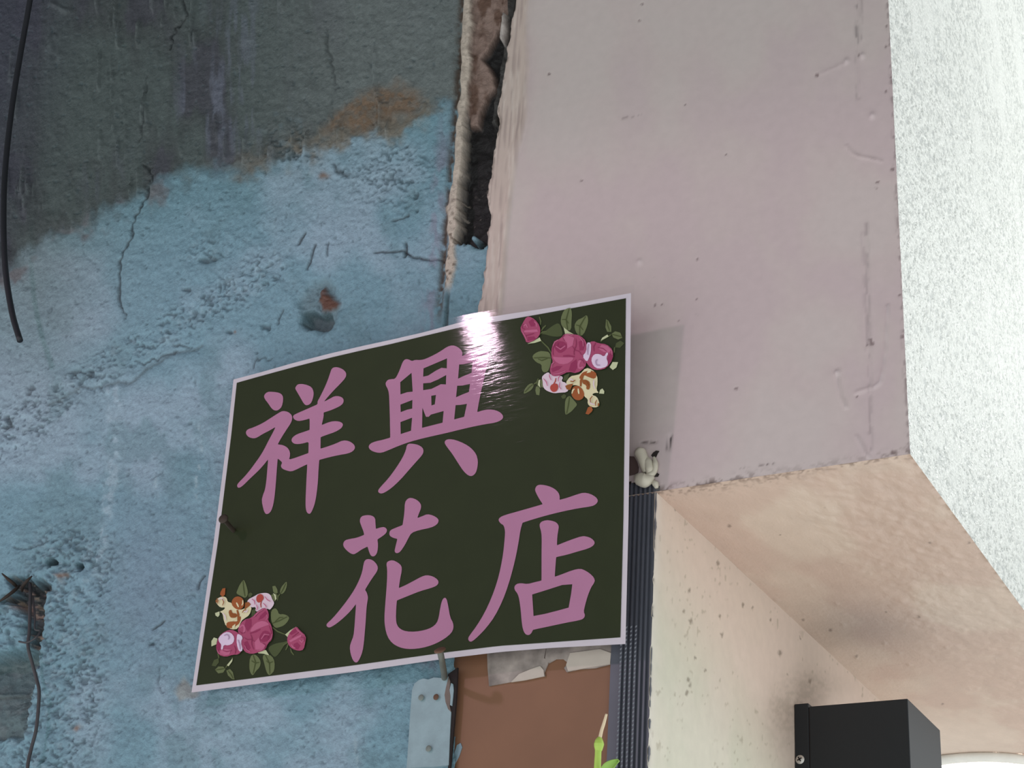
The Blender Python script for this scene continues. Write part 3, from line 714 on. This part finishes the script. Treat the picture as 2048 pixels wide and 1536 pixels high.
def crop(s, ox, oy, pts): return [(ox+x/s, oy+y/s) for x, y in pts]
K1 = (4.39, 440, 700); K2 = (4.516, 720, 670); K3 = (4.267, 640, 980); K4 = (4.39, 920, 960)
G1 = [[[(390,400),(420,370),(470,370),(525,378),(555,400),(560,440),(548,500),(520,530),(490,537),(460,520),(430,475),(395,430)]],
 [[(230,725),(245,700),(300,682),(380,645),(450,600),(520,555),(555,537),(600,545),(632,570),(640,600),(630,640),(590,700),(545,770),(514,826),(512,832),(560,838),(600,862),(620,900),(618,940),(610,965),(650,955),(720,930),(778,909),(781,906),(782,850),(783,808),(740,822),(690,830),(650,825),(630,800),(640,770),(680,742),(740,722),(788,706),(791,702),(792,660),(791,607),(787,606),(740,620),(690,628),(655,612),(645,590),(650,575),(690,555),(760,525),(820,498),(862,480),(860,455),(880,420),(920,340),(950,270),(970,210),(985,165),(1015,152),(1060,160),(1100,185),(1115,215),(1105,250),(1060,300),(1010,350),(960,405),(920,453),(922,455),(970,430),(1010,408),(1050,408),(1085,425),(1092,455),(1075,485),(1030,510),(970,535),(917,551),(914,556),(915,585),(905,630),(898,658),(901,661),(950,640),(1000,627),(1050,630),(1080,645),(1085,665),(1065,695),(1010,725),(950,745),(891,767),(888,772),(888,820),(887,866),(890,869),(950,850),(1020,825),(1085,795),(1140,803),(1180,830),(1192,860),(1175,890),(1130,912),(1050,925),(960,945),(879,967),(876,972),(872,1020),(868,1080),(865,1150),(855,1250),(840,1340),(820,1400),(800,1438),(785,1442),(768,1430),(758,1400),(755,1340),(760,1220),(765,1110),(771,1010),(768,1007),(720,1030),(670,1055),(630,1070),(590,1062),(550,1045),(537,1020),(552,992),(535,975),(514,957),(511,961),(505,1030),(498,1130),(490,1230),(480,1320),(465,1390),(445,1430),(418,1445),(400,1438),(385,1400),(370,1325),(380,1280),(400,1230),(412,1150),(420,1050),(427,968),(424,966),(390,1010),(340,1065),(270,1130),(210,1190),(180,1212),(160,1212),(153,1190),(170,1165),(220,1115),(270,1055),(310,1000),(350,945),(390,880),(430,800),(465,735),(490,685),(487,682),(440,710),(380,740),(330,772),(300,780),(260,770),(238,750)]],
 [[(670,325),(685,305),(720,300),(770,310),(810,330),(827,370),(825,410),(810,460),(790,482),(762,490),(740,475),(710,420),(680,370),(664,340)]]]
G2 = [[[(80,1015),(95,985),(140,965),(210,950),(275,931),(278,926),(276,850),(274,740),(270,620),(266,530),(255,490),(238,460),(235,435),(255,408),(285,402),(322,400),(350,350),(370,300),(390,245),(412,222),(440,222),(475,240),(500,228),(555,230),(600,218),(680,180),(740,145),(790,110),(840,95),(885,110),(920,140),(930,165),(926,192),(930,193),(980,165),(1035,145),(1100,135),(1160,150),(1175,180),(1165,230),(1145,300),(1125,400),(1100,500),(1080,600),(1063,696),(1067,699),(1120,682),(1170,675),(1230,682),(1280,708),(1300,742),(1285,770),(1230,795),(1130,810),(1020,832),(900,860),(780,890),(620,925),(500,955),(420,980),(340,1010),(270,1040),(200,1068),(150,1065),(100,1045)],
  [(368,430),(470,345),(475,430),(480,515),(430,520),(370,540)],[(370,632),(478,590),(476,668),(430,678),(372,700)],[(370,790),(475,750),(465,868),(372,898)],
  [(578,305),(790,215),(788,305),(740,300),(690,325),(620,370),(575,380)],[(575,440),(640,435),(710,405),(783,365),(780,450),(735,448),(650,490),(575,502)],
  [(648,553),(690,545),(680,630),(650,640)],[(568,660),(585,705),(600,742),(625,742),(645,722),(760,690),(750,795),(565,842)],
  [(900,270),(940,268),(1022,250),(1012,345),(950,370),(890,398)],[(882,462),(930,460),(998,445),(988,518),(930,540),(872,566)],[(868,637),(910,635),(970,625),(945,742),(855,766)]],
 [[(420,1040),(425,1005),(440,985),(480,985),(530,995),(570,1020),(580,1055),(565,1090),(510,1150),(440,1230),(370,1310),(290,1385),(230,1425),(195,1437),(170,1425),(168,1405),(190,1375),(260,1300),(330,1205),(390,1110)]],
 [[(765,975),(780,950),(815,943),(870,952),(950,985),(1010,1025),(1055,1080),(1070,1140),(1065,1200),(1050,1250),(1020,1278),(985,1275),(940,1235),(890,1160),(840,1080),(790,1015)]]]
G3 = [[[(200,465),(215,432),(260,420),(320,410),(378,387),(381,382),(375,355),(355,305),(342,265),(355,228),(400,216),(445,220),(475,240),(478,290),(481,332),(485,334),(520,322),(555,318),(578,340),(570,370),(540,395),(497,423),(495,428),(500,470),(495,530),(478,562),(455,572),(435,560),(420,520),(411,488),(407,487),(360,510),(310,545),(285,553),(250,535),(210,495)]],
 [[(595,370),(605,345),(650,325),(706,304),(709,299),(715,265),(725,190),(728,110),(750,78),(780,68),(830,85),(865,120),(868,155),(850,200),(836,238),(839,241),(880,225),(920,208),(970,220),(1010,245),(1018,270),(1000,300),(950,325),(850,345),(785,368),(760,410),(730,470),(690,530),(660,545),(640,530),(645,500),(664,424),(661,419),(630,412),(600,395)]],
 [[(375,640),(385,605),(410,590),(450,598),(485,630),(500,665),(490,700),(450,755),(412,815),(390,853),(391,858),(405,880),(415,920),(408,960),(400,1020),(395,1120),(388,1200),(380,1300),(368,1380),(345,1440),(325,1472),(305,1475),(285,1455),(265,1400),(258,1340),(270,1300),(290,1250),(298,1180),(305,1080),(312,981),(309,979),(270,1030),(210,1090),(150,1140),(100,1172),(75,1177),(58,1160),(65,1140),(110,1100),(170,1030),(240,940),(300,850),(340,770),(365,700)]],
 [[(570,630),(585,610),(625,600),(670,622),(700,650),(703,690),(690,750),(677,836),(680,839),(740,812),(810,775),(870,742),(915,728),(970,740),(1010,768),(1017,795),(1000,820),(950,840),(860,865),(760,905),(663,944),(660,949),(655,1010),(652,1100),(660,1155),(690,1190),(740,1210),(820,1212),(900,1198),(960,1175),(1000,1140),(1018,1090),(1030,1010),(1045,945),(1065,920),(1085,930),(1098,990),(1115,1090),(1140,1135),(1145,1180),(1125,1225),(1070,1270),(1000,1310),(920,1340),(830,1358),(750,1360),(680,1345),(620,1310),(580,1255),(560,1180),(553,1100),(560,990),(570,870),(577,760),(578,680)]]]
G4 = [[[(340,355),(355,330),(400,310),(500,282),(620,248),(727,217),(729,213),(700,170),(668,110),(662,80),(680,50),(715,43),(780,55),(835,80),(870,115),(880,150),(878,175),(882,177),(950,158),(1030,130),(1090,113),(1150,125),(1200,155),(1217,185),(1200,215),(1160,235),(1050,250),(900,280),(760,315),(640,350),(556,377),(552,382),(535,440),(520,540),(500,650),(470,780),(430,920),(380,1060),(310,1200),(240,1295),(170,1370),(110,1422),(85,1420),(74,1395),(90,1365),(150,1285),(220,1170),(280,1040),(330,900),(360,780),(385,640),(398,500),(400,450),(388,400),(360,385)]],
 [[(700,400),(715,370),(760,355),(810,360),(850,375),(872,405),(868,440),(858,500),(855,573),(858,576),(920,550),(1000,520),(1070,497),(1110,497),(1160,515),(1190,550),(1175,580),(1130,605),(1040,630),(940,660),(851,679),(848,684),(842,760),(836,849),(839,852),(900,830),(990,795),(1060,780),(1110,800),(1165,840),(1190,880),(1180,910),(1155,945),(1125,1020),(1100,1110),(1090,1160),(1103,1190),(1090,1220),(1050,1235),(940,1255),(800,1285),(648,1317),(643,1322),(630,1350),(605,1367),(575,1355),(555,1310),(545,1240),(538,1150),(525,1050),(510,1000),(485,970),(480,940),(500,915),(540,908),(595,917),(660,900),(716,887),(720,882),(720,780),(720,640),(722,520),(718,460)],
  [(638,1008),(760,970),(900,925),(990,918),(980,1000),(958,1123),(860,1150),(750,1178),(650,1197)]]]
for K, G in ((K1, G1), (K2, G2), (K3, G3), (K4, G4)):
    groups = [[smooth_poly(crop(*K, loops[0]))]+[crop(*K, l) for l in loops[1:]] for loops in G]
    groups.sort(key=lambda g: -len(g[0])); root = None
    for g in groups:
        V, Fs = print_geo([g], 0.0008)
        if root is None: root = mesh_obj('character', V, Fs, M_ink, True, parent=sign)
        else: mesh_obj('stroke', V, Fs, M_ink, True, parent=root)

# printed rose bouquets: one drawing, the second one turned half around as on the sign
INKS = dict(leaf=(106, 114, 76), vein=(74, 82, 46), dark_leaf=(76, 84, 52), cream=(222, 212, 172), orange=(158, 88, 48), brown=(150, 88, 46), white=(222, 200, 210), rose=(168, 76, 108), rose_dark=(146, 52, 88), rose_light=(190, 102, 134), red=(176, 74, 64), lilac=(222, 200, 220), lilac_dark=(178, 150, 176), stem=(88, 96, 60), pale=(196, 200, 160))
INKM = {k: ink('ink_'+k, v) for k, v in INKS.items()}
def streak(pts, w):
    L, R = [], []
    for i, p in enumerate(pts):
        a, b = pts[max(i-1, 0)], pts[min(i+1, len(pts)-1)]
        dx, dy = b[0]-a[0], b[1]-a[1]; l = math.hypot(dx, dy); t = i/(len(pts)-1); k = w*(0.45+0.55*math.sin(math.pi*min(max(t, .12), .88)))
        L.append((p[0]-dy/l*k, p[1]+dx/l*k)); R.append((p[0]+dy/l*k, p[1]-dx/l*k))
    return L+R[::-1]
LEAVES = [[(470,300),(490,250),(540,180),(560,210),(580,270),(595,330),(590,380),(560,410),(520,390),(480,370),(450,350)],
 [(895,265),(930,258),(955,300),(960,345),(930,360),(905,330)], [(985,345),(1000,280),(1050,220),(1072,205),(1075,260),(1050,330),(1010,365)],
 [(880,560),(930,530),(960,560),(975,610),(1040,605),(1105,640),(1090,690),(1040,745),(990,765),(930,780),(890,720),(875,650)],
 [(620,1130),(670,1095),(720,1130),(755,1190),(740,1260),(690,1310),(655,1365),(625,1330),(610,1260)],
 [(770,1120),(820,1095),(890,1120),(925,1190),(920,1300),(880,1345),(850,1360),(820,1310),(800,1230)],
 [(190,1290),(230,1250),(290,1250),(320,1280),(290,1325),(230,1335)], [(330,1300),(375,1280),(410,1320),(430,1410),(400,1405),(350,1360)],
 [(860,380),(900,360),(930,400),(930,450),(890,440)]]
DARKL = [[(840,1030),(880,990),(960,960),(1040,950),(1085,930),(1030,1010),(980,1090),(930,1140),(890,1110)], [(150,1240),(180,1170),(235,1150),(240,1200),(200,1250)], [(600,360),(630,340),(655,360),(630,400),(600,395)], [(640,560),(690,540),(690,600),(640,650)]]
VEINS = [streak(p, 6) for p in ([(535,200),(545,300),(560,390)], [(900,720),(980,690),(1080,640)], [(660,1110),(690,1200),(660,1340)], [(810,1110),(860,1210),(865,1340)], [(640,1180),(690,1210),(735,1200)], [(820,1180),(860,1210),(905,1190)], [(930,700),(985,650),(1030,650)], [(200,1295),(260,1285),(310,1275)], [(350,1300),(390,1350),(415,1400)], [(1060,230),(1030,300),(1000,350)])]
STEMS = [streak(p, 9) for p in ([(900,770),(960,820),(1060,860)], [(960,440),(965,390),(990,360)], [(930,350),(950,375),(960,400)], [(240,1150),(235,1120),(225,1090)], [(320,1270),(350,1230),(400,1170),(410,1140)], [(1030,990),(1075,960),(1100,920)], [(1120,1030),(1130,1070),(1160,1110)], [(1060,1050),(1080,1010),(1090,970)])]
PALE = [[(150,940),(180,895),(225,910),(210,980),(150,1005)], [(690,1060),(760,1050),(820,1050),(860,1115),(790,1095),(730,1090)], [(905,350),(940,370),(950,420),(935,440),(925,390)], [(340,1235),(370,1200),(412,1150),(405,1190),(360,1250)], [(195,595),(250,575),(250,620),(230,645),(200,625)], [(1055,860),(1120,805),(1195,760),(1140,820),(1085,890)]]
LAYERS = [('leaf', 'leaf', LEAVES), ('dark_leaf', 'leaf', DARKL), ('stem', 'stem', STEMS), ('vein', 'vein', VEINS), ('pale', 'sepal', PALE),
 ('cream', 'lily', [[(205,440),(240,405),(300,390),(340,410),(350,460),(400,470),(430,520),(500,560),(560,540),(600,500),(650,520),(620,620),(560,660),(520,690),(480,790),(400,800),(330,760),(300,680),(290,600),(250,580),(300,560),(325,525),(260,530),(215,480)]]),
 ('white', 'blossom', [[(600,430),(680,390),(730,360),(780,350),(840,350),(880,375),(900,430),(925,470),(910,510),(870,560),(840,540),(760,570),(690,580),(700,520),(640,530),(590,480)]]),
 ('orange', 'lily_petal', [[(405,440),(440,400),(490,390),(540,420),(555,470),(550,520),(510,555),(470,555),(430,530),(400,490)], [(265,340),(290,295),(325,290),(320,370),(290,400),(260,370)], [(340,710),(400,700),(480,700),(490,640),(520,640),(500,720),(450,760),(380,790),(335,770)]]),
 ('brown', 'lily_petal', [[(360,570),(400,555),(410,600),(460,600),(475,640),(430,660),(380,650)], [(570,470),(610,460),(640,490),(610,520),(560,555)], [(205,440),(220,430),(225,465),(208,470)], streak([(470, 560), (485, 620), (480, 690)], 14)]),
 ('cream', 'lily_petal', [streak([(462, 470), (475, 495), (488, 525)], 10), streak([(540, 440), (540, 480), (528, 505)], 8), streak([(355, 690), (410, 690), (455, 665)], 9), [(410,760),(450,730),(440,790),(410,795)]]),
 ('red', 'blossom_centre', [[(710,390),(750,360),(790,380),(800,420),(770,460),(730,475),(705,440)], streak([(770, 450), (760, 490), (765, 530)], 7)]),
 ('rose', 'rose', [[(480,790),(550,680),(650,660),(720,580),(800,530),(850,560),(865,640),(850,690),(890,740),(915,850),(900,930),(850,970),(820,1050),(740,1080),(650,1105),(560,1075),(530,990),(560,900),(490,850)],
                   [(210,1010),(250,880),(330,820),(400,800),(470,830),(560,900),(540,1050),(490,1110),(420,1110),(330,1140),(240,1110)],
                   [(1085,900),(1130,820),(1200,760),(1240,810),(1320,880),(1310,960),(1290,1050),(1230,1065),(1150,1040),(1095,980)]]),
 ('rose_dark', 'rose_petal', [[(580,680),(650,670),(650,760),(605,830),(565,760)], [(760,630),(820,575),(845,605),(795,660),(730,690)], [(750,880),(800,810),(870,830),(895,890),(860,940),(790,960),(745,930)], [(560,960),(600,940),(640,1030),(600,1070),(560,1030)], streak([(630, 850), (700, 830), (760, 800)], 10), [(215,1010),(245,920),(270,980),(265,1050),(235,1070)], [(1170,980),(1210,960),(1250,1000),(1220,1050),(1170,1030)], [(1110,850),(1190,790),(1210,830),(1140,870)]]),
 ('rose_light', 'rose_petal', [[(640,800),(700,720),(800,690),(880,740),(820,760),(740,790),(640,840)], [(690,960),(740,900),(760,960),(830,990),(790,1050),(700,1050)], streak([(500, 780), (550, 740), (570, 800), (550, 850)], 16), streak([(770, 920), (810, 860), (870, 870)], 8), [(1110,940),(1180,900),(1270,860),(1260,890),(1190,930),(1130,960)], streak([(1240, 930), (1270, 960), (1290, 930)], 10), streak([(1140, 985), (1160, 1020), (1190, 1030)], 8), [(270,1060),(330,1040),(400,1050),(380,1110),(310,1125),(260,1100)]]),
 ('lilac', 'rose_petal', [[(245,900),(330,830),(400,840),(445,900),(430,970),(370,1000),(310,990),(300,1050),(275,1050),(285,990),(250,950)], [(480,850),(550,890),(520,960),(550,1060),(500,1080),(470,980),(470,900)]]),
 ('rose_dark', 'rose_petal', [streak(p, 5) for p in ([(560, 900), (600, 930), (650, 920), (690, 950)], [(640, 860), (660, 910), (650, 980), (680, 1050)], [(870, 760), (895, 830), (890, 880)], [(790, 970), (830, 1000), (815, 1040)], [(500, 820), (530, 850), (570, 840)], [(700, 640), (730, 600), (790, 560)], [(800, 900), (830, 870), (860, 880), (850, 915)], [(300, 1060), (350, 1075), (410, 1060)], [(1150, 900), (1200, 860), (1240, 830)], [(1260, 900), (1300, 900), (1300, 950)], [(440, 1000), (460, 1050), (450, 1100)])]),
 ('rose_light', 'rose_petal', [streak(p, 6) for p in ([(680, 650), (740, 590), (800, 555)], [(840, 620), (850, 660), (830, 690)], [(570, 1000), (590, 1050), (640, 1080)], [(900, 860), (895, 910), (860, 950)], [(720, 1060), (770, 1060), (810, 1030)], [(230, 1050), (250, 1095), (310, 1120)], [(1200, 790), (1240, 830), (1290, 870)])]),
 ('white', 'lily_petal', [streak(p, 8) for p in ([(300, 600), (330, 640), (340, 690)], [(250, 430), (290, 420), (320, 450)], [(560, 580), (590, 590), (610, 560)])]),
 ('brown', 'lily_petal', [streak(p, 6) for p in ([(230, 420), (245, 450), (240, 490)], [(300, 430), (315, 470), (300, 510)], [(380, 600), (420, 630), (460, 640)], [(540, 600), (560, 570), (590, 560)])]),
 ('rose_light', 'blossom_petal', [streak(p, 6) for p in ([(660, 430), (690, 450), (700, 500)], [(820, 400), (850, 440), (890, 460)], [(800, 480), (830, 510), (840, 535)], [(720, 500), (730, 540), (720, 570)])]),
 ('lilac_dark', 'rose_petal', [streak([(320, 880), (360, 860), (385, 900), (370, 930)], 8), streak([(490, 930), (510, 980), (520, 1050)], 7)])]
KB = (6.143, 400, 1130)
src = np.array([(517, 1273), (595.3, 1279.8), (453.7, 1286.3), (477.3, 1208.1), (505.8, 1351.4), (543.3, 1349.8), (572.6, 1164.2), (452, 1177)])
dst = np.array([(1135, 711), (1066.5, 658.4), (1206, 711.2), (1156.8, 787.8), (1175, 629.2), (1137.5, 622), (1048.3, 786), (1176.8, 833.4)])
A, *_ = np.linalg.lstsq(np.column_stack([src, np.ones(len(src))]), dst, rcond=None)
def to_upper(p): q = np.array([p[0], p[1], 1.0]) @ A; return (q[0], q[1])
for up in (False, True):
    root = bpy.data.objects.new('flower_print', None); root.empty_display_size = 0.01; root.location = (0, 0, 0); link(root, sign)
    for li, (inkname, part, polys) in enumerate(LAYERS):
        for poly in polys:
            pl = crop(*KB, poly)
            if len(poly) > 6: pl = smooth_poly(pl)
            if up: pl = [to_upper(q) for q in pl]
            V, Fs = print_geo([[pl]], 0.0007+0.00012*li, 30)
            mesh_obj(part, V, Fs, INKM[inkname], True, parent=root)

# clear laminating film, reaching past the paper all round
def film_mat():
    m, nt, b = nodes('laminating_film'); nt.nodes.remove(b); out = nt.nodes['Material Output']
    tr = N(nt, 'ShaderNodeBsdfTransparent'); gl = N(nt, 'ShaderNodeBsdfGlossy'); gl.inputs['Roughness'].default_value = 0.06
    tr.inputs[0].default_value = (0.97, 0.97, 0.975, 1)
    fr = N(nt, 'ShaderNodeFresnel'); fr.inputs[0].default_value = 1.235
    mx = N(nt, 'ShaderNodeMixShader'); tc = N(nt, 'ShaderNodeTexCoord'); mp = N(nt, 'ShaderNodeMapping'); mp.inputs['Scale'].default_value = (60, 60, 330)
    mp.inputs['Rotation'].default_value = (0, math.radians(12), 0)
    no = N(nt, 'ShaderNodeTexNoise'); no.inputs['Scale'].default_value = 1.0; no.inputs['Detail'].default_value = 2
    bp = N(nt, 'ShaderNodeBump'); bp.inputs['Strength'].default_value = 0.6; bp.inputs['Distance'].default_value = 0.00010
    nt.links.new(tc.outputs['Object'], mp.inputs[0]); nt.links.new(mp.outputs[0], no.inputs['Vector']); nt.links.new(no.outputs[0], bp.inputs['Height'])
    nt.links.new(bp.outputs[0], gl.inputs['Normal'])
    ge = N(nt, 'ShaderNodeNewGeometry'); iv = N(nt, 'ShaderNodeMath', operation='SUBTRACT'); iv.inputs[0].default_value = 1.0; nt.links.new(ge.outputs['Backfacing'], iv.inputs[1])
    ml = N(nt, 'ShaderNodeMath', operation='MULTIPLY'); nt.links.new(fr.outputs[0], ml.inputs[0]); nt.links.new(iv.outputs[0], ml.inputs[1])
    nt.links.new(ml.outputs[0], mx.inputs[0]); nt.links.new(tr.outputs[0], mx.inputs[1]); nt.links.new(gl.outputs[0], mx.inputs[2]); nt.links.new(mx.outputs[0], out.inputs[0])
    return m
M_film = film_mat()
patch_obj('laminate_film', ([(463, 752), (520, 737), (590, 717), (660, 699), (720, 685), (780, 672), (850, 655), (930, 634), (1010, 619), (1090, 607), (1170, 592), (1272, 573)], [(1272, 573), (1271, 800), (1266, 1040), (1260, 1304)],
                            [(372, 1396), (520, 1379), (700, 1357), (900, 1329), (1000, 1317), (1100, 1309), (1260, 1304)], [(463, 752), (449, 870), (420, 1080), (372, 1396)]), 60, 46, 0.0034, M_film, parent=sign, label='clear glossy plastic film')

# ------------------------------------------------------------------ nails holding the sign
M_dark = flat('dark_iron', (62, 52, 44), 0.6, 0.3, 0.2, 400, 0.3); M_grey = flat('dull_steel', (112, 112, 104), 0.5, 0.4, 0.15, 400, 0.2)
def nail(pts, r, head_r, m_shank, m_head, label, axis):
    t = empty('nail', tuple(pts[0]), label, 'nail', None)
    V, Fs = tube(pts, r, 10); mesh_obj('shank', V, Fs, m_shank, True, parent=t)
    a = Vector(axis).normalized(); h = Vector(pts[-1]); e1 = a.orthogonal().normalized(); e2 = a.cross(e1)
    V, Fs = [], []; n = 16
    for rr, off in ((0.25, -0.0018), (1.0, -0.0002), (1.0, 0.0007), (0.7, 0.0014)):
        for k in range(n):
            w = 2*math.pi*k/n; V.append(h+a*off+(e1*math.cos(w)+e2*math.sin(w))*head_r*rr)
    for j in range(3):
        for k in range(n): Fs.append([j*n+k, j*n+(k+1) % n, (j+1)*n+(k+1) % n, (j+1)*n+k])
    Fs.append([3*n+k for k in range(n)]); Fs.append([k for k in range(n)][::-1])
    mesh_obj('head', V, Fs, m_head, True, parent=t)
b = on_sign(468, 1062); hd = wallp(447, 1038, b[1]-0.022); d0 = b-hd
nail([b+d0*1.1, b, hd], 0.0021, 0.0046, M_dark, M_dark, 'dark iron nail driven through the left edge of the sign', hd-b)
b = wallp(889, 1358, 0.003); md = wallp(884, 1322, -0.034); hd = wallp(880, 1301, -0.042)
nail([b, wallp(888, 1346, -0.014), md, hd], 0.0026, 0.0048, M_grey, M_rusty, 'long bent nail with rusty head holding up the sign\'s lower edge', (0.0, -0.55, 0.55))

# ------------------------------------------------------------------ cables on the blue wall
M_rubber = flat('black_rubber', (34, 35, 40), 0.5, spec=0.4); M_wire = flat('grey_wire', (66, 64, 66), 0.6)
pts = [(150, -520, .05), (100, -250, .055), (76, -100, .06), (60, 0, .05), (45, 85, .045), (26, 200, .042), (11, 330, .04), (7, 440, .04), (11, 540, .04), (24, 625, .042), (40, 681, .044)]
V, Fs = tube([wallp(x, y, -q) for x, y, q in pts], 0.0033, 12)
mesh_obj('black_cable', V, Fs, M_rubber, True, label='black cable hanging down in front of the grey-blue wall, its end cut off', cat='cable')
pts = [(60, 1168, -.014), (61, 1190, -.006), (60, 1215, .002), (59, 1262, .010), (56, 1292, .014), (64, 1325, .010), (73, 1358, .008), (78, 1380, .010), (77, 1412, .010), (72, 1460, .010), (62, 1500, .010), (54, 1545, .012), (46, 1680, .012)]
V, Fs = tube([wallp(x, y, -q) for x, y, q in pts], 0.0017, 10)
mesh_obj('loose_wire', V, Fs, M_wire, True, label='grey wire coming out of the broken hole and running down the blue wall', cat='wire')
pts = [(66, 1192, -.006), (70, 1235, .004), (70, 1258, .012), (80, 1262, .018), (72, 1275, .024), (54, 1285, .024), (38, 1283, .022)]
V, Fs = tube([wallp(x, y, -q) for x, y, q in pts], 0.0009, 8)
mesh_obj('thin_wire', V, Fs, M_wire, True, label='thin curled wire strand beside the thicker wire at the broken hole', cat='wire')

M_twig = flat('dark_fibre', (48, 38, 32), 0.8)
for label, pts in (('longest dark broken fibre, lying on the rough ledge below the hole in the blue wall', [(-6, 1206, .006), (12, 1194, .008), (30, 1180, .002), (38, 1172, -.010)]),
                   ('dark broken fibre reaching down into the hole from the blue plaster rim', [(4, 1147, .006), (16, 1158, .006), (28, 1168, .0), (36, 1176, -.010)]),
                   ('short dark broken fibre crossing the top end of the grey wire in the hole', [(64, 1152, .004), (54, 1162, .006), (46, 1172, -.002), (44, 1182, -.010)])):
    V, Fs = tube([wallp(x, y, -q) for x, y, q in pts], [.0006, .0016, .0018, .0012], 7)
    mesh_obj('broken_fibre', V, Fs, M_twig, True, label=label, cat='fibre', group='fibres in the broken hole')

# ------------------------------------------------------------------ black wall lamp on the cream wall
M_case = flat('black_powder_coat', (26, 30, 34), 0.45, 0.0, 0.03, 900, 0.05, spec=0.36); M_cross = flat('screw_steel', (190, 186, 180), 0.35, 0.5)
wl = empty('wall_lamp', (XL, 0.375, 1.90), 'black box-shaped wall lamp fixed to the cream wall under the peach ceiling', 'lamp')
bm_obj('back_plate', box(XL+0.0004, -0.4975, 0.322, 0.428, 1.895, 2.0035, 0.0008), M_case, parent=wl)
bm_obj('housing', box(-0.4968, -0.4040, 0.3216, 0.4284, 1.8945, 2.0000, 0.0008), M_case, parent=wl)
bm_obj('seam', box(-0.4978, -0.4965, 0.3228, 0.427, 1.896, 1.9995), M_hole, parent=wl)
sp = on(1, 0.322, 1600, 1519)
sc = disc((sp[0], 0.3219, sp[2]), 0.0042, 0.0010, M_cross, 'screw', wl, 18, False)
for a in (0.5, 0.5+math.pi/2):
    dx, dz = math.cos(a), math.sin(a); q = 0.0024; w = 0.0006
    V = [(sp[0]+dx*q-dz*w, 0.3203, sp[2]+dz*q+dx*w), (sp[0]+dx*q+dz*w, 0.3203, sp[2]+dz*q-dx*w), (sp[0]-dx*q+dz*w, 0.3203, sp[2]-dz*q-dx*w), (sp[0]-dx*q-dz*w, 0.3203, sp[2]-dz*q+dx*w)]
    mesh_obj('slot', V, [[0, 1, 2, 3]], M_hole, parent=sc)

# ------------------------------------------------------------------ round ceiling light
cl = empty('ceiling_light', (-0.482, 0.925, ZB), 'round white ceiling light glowing behind the black wall lamp', 'lamp')
def ring(name, prof, mat, n=64):
    V, Fs = [], []; m = len(prof)
    for k in range(n):
        w = 2*math.pi*k/n
        for rr, z in prof: V.append((-0.482+rr*math.cos(w), 0.925+rr*math.sin(w), ZB-z))
    for k in range(n):
        for j in range(m-1):
            a, b = k*m+j, ((k+1) % n)*m+j; Fs.append([a, a+1, b+1, b])
    return mesh_obj(name, V, Fs, mat, True, parent=cl)
M_rim = flat('lamp_rim_white', (226, 220, 210), 0.4)
ring('rim', [(0.098, 0.0), (0.100, 0.002), (0.098, 0.006), (0.090, 0.009), (0.086, 0.009), (0.085, 0.004)], M_rim)
ring('diffuser', [(0.0853, 0.006), (0.07, 0.009), (0.04, 0.011), (0.0005, 0.012)], emitter('lamp_diffuser', (1.0, 0.95, 0.88), 14.0))

# ------------------------------------------------------------------ plant shoot rising in front of the brown board
M_stem = flat('fresh_green_stem', (176, 206, 92), 0.45, 0, 0.08, 300, 0.1); M_tip = flat('pale_shoot_tip', (224, 204, 170), 0.5); M_leaf = flat('fresh_leaf', (150, 190, 88), 0.45, 0, 0.12, 200, 0.1)
PY_ = -0.05
base = wallp(1190, 2000, PY_)
ps = empty('plant_shoot', tuple(base), 'fresh green plant shoot with pale tip in front of the brown board', 'plant')
V, Fs = tube([wallp(x, y, PY_) for x, y in ((1186, 2000), (1190, 1800), (1192, 1640), (1194, 1560), (1196, 1510), (1197, 1492))], [0.0034, .0032, .0030, .0027, .0024, .0024], 12)
mesh_obj('stem', V, Fs, M_stem, True, parent=ps)
V, Fs = tube([wallp(x, y, PY_) for x, y in ((1197, 1502), (1197.5, 1494), (1198, 1488), (1198.5, 1481), (1200, 1474))], [.0024, .0034, .0037, .0030, .0012], 12)
mesh_obj('node', V, Fs, M_stem, True, parent=ps)
V, Fs = tube([wallp(x, y, PY_) for x, y in ((1199, 1480), (1203, 1462), (1208, 1446), (1213, 1428))], [.0014, .0013, .0012, .0009], 8)
mesh_obj('tip', V, Fs, M_tip, True, parent=ps)
def leaf(p0, p1, w, lift=0.006):
    a = np.array(wallp(*p0, PY_)); b = np.array(wallp(*p1, PY_-lift)); d = b-a; L = np.linalg.norm(d); d /= L
    s = np.cross(d, [0, -1, 0]); s /= np.linalg.norm(s); V, Fs = [], []; n = 10
    for i in range(n+1):
        t = i/n; k = w*math.sin(math.pi*min(t*0.92+0.06, 1))**0.8; c = a+d*L*t+np.array([0, -0.004*math.sin(math.pi*t), 0])
        for e, y in ((-1, -0.0016), (-.5, 0), (0, 0.0010), (.5, 0), (1, -0.0016)): V.append(c+s*k*e+np.array([0, y, 0]))
    for i in range(n):
        for j in range(4): Fs.append([i*5+j, i*5+j+1, (i+1)*5+j+1, (i+1)*5+j])
    o = mesh_obj('leaf', V, Fs, M_leaf, True, parent=ps)
    md = o.modifiers.new('thickness', 'SOLIDIFY'); md.thickness = 0.0006
leaf((1200, 1562), (1238, 1521), 0.0042); leaf((1192, 1640), (1150, 1575), 0.006); leaf((1190, 1720), (1250, 1640), 0.008)
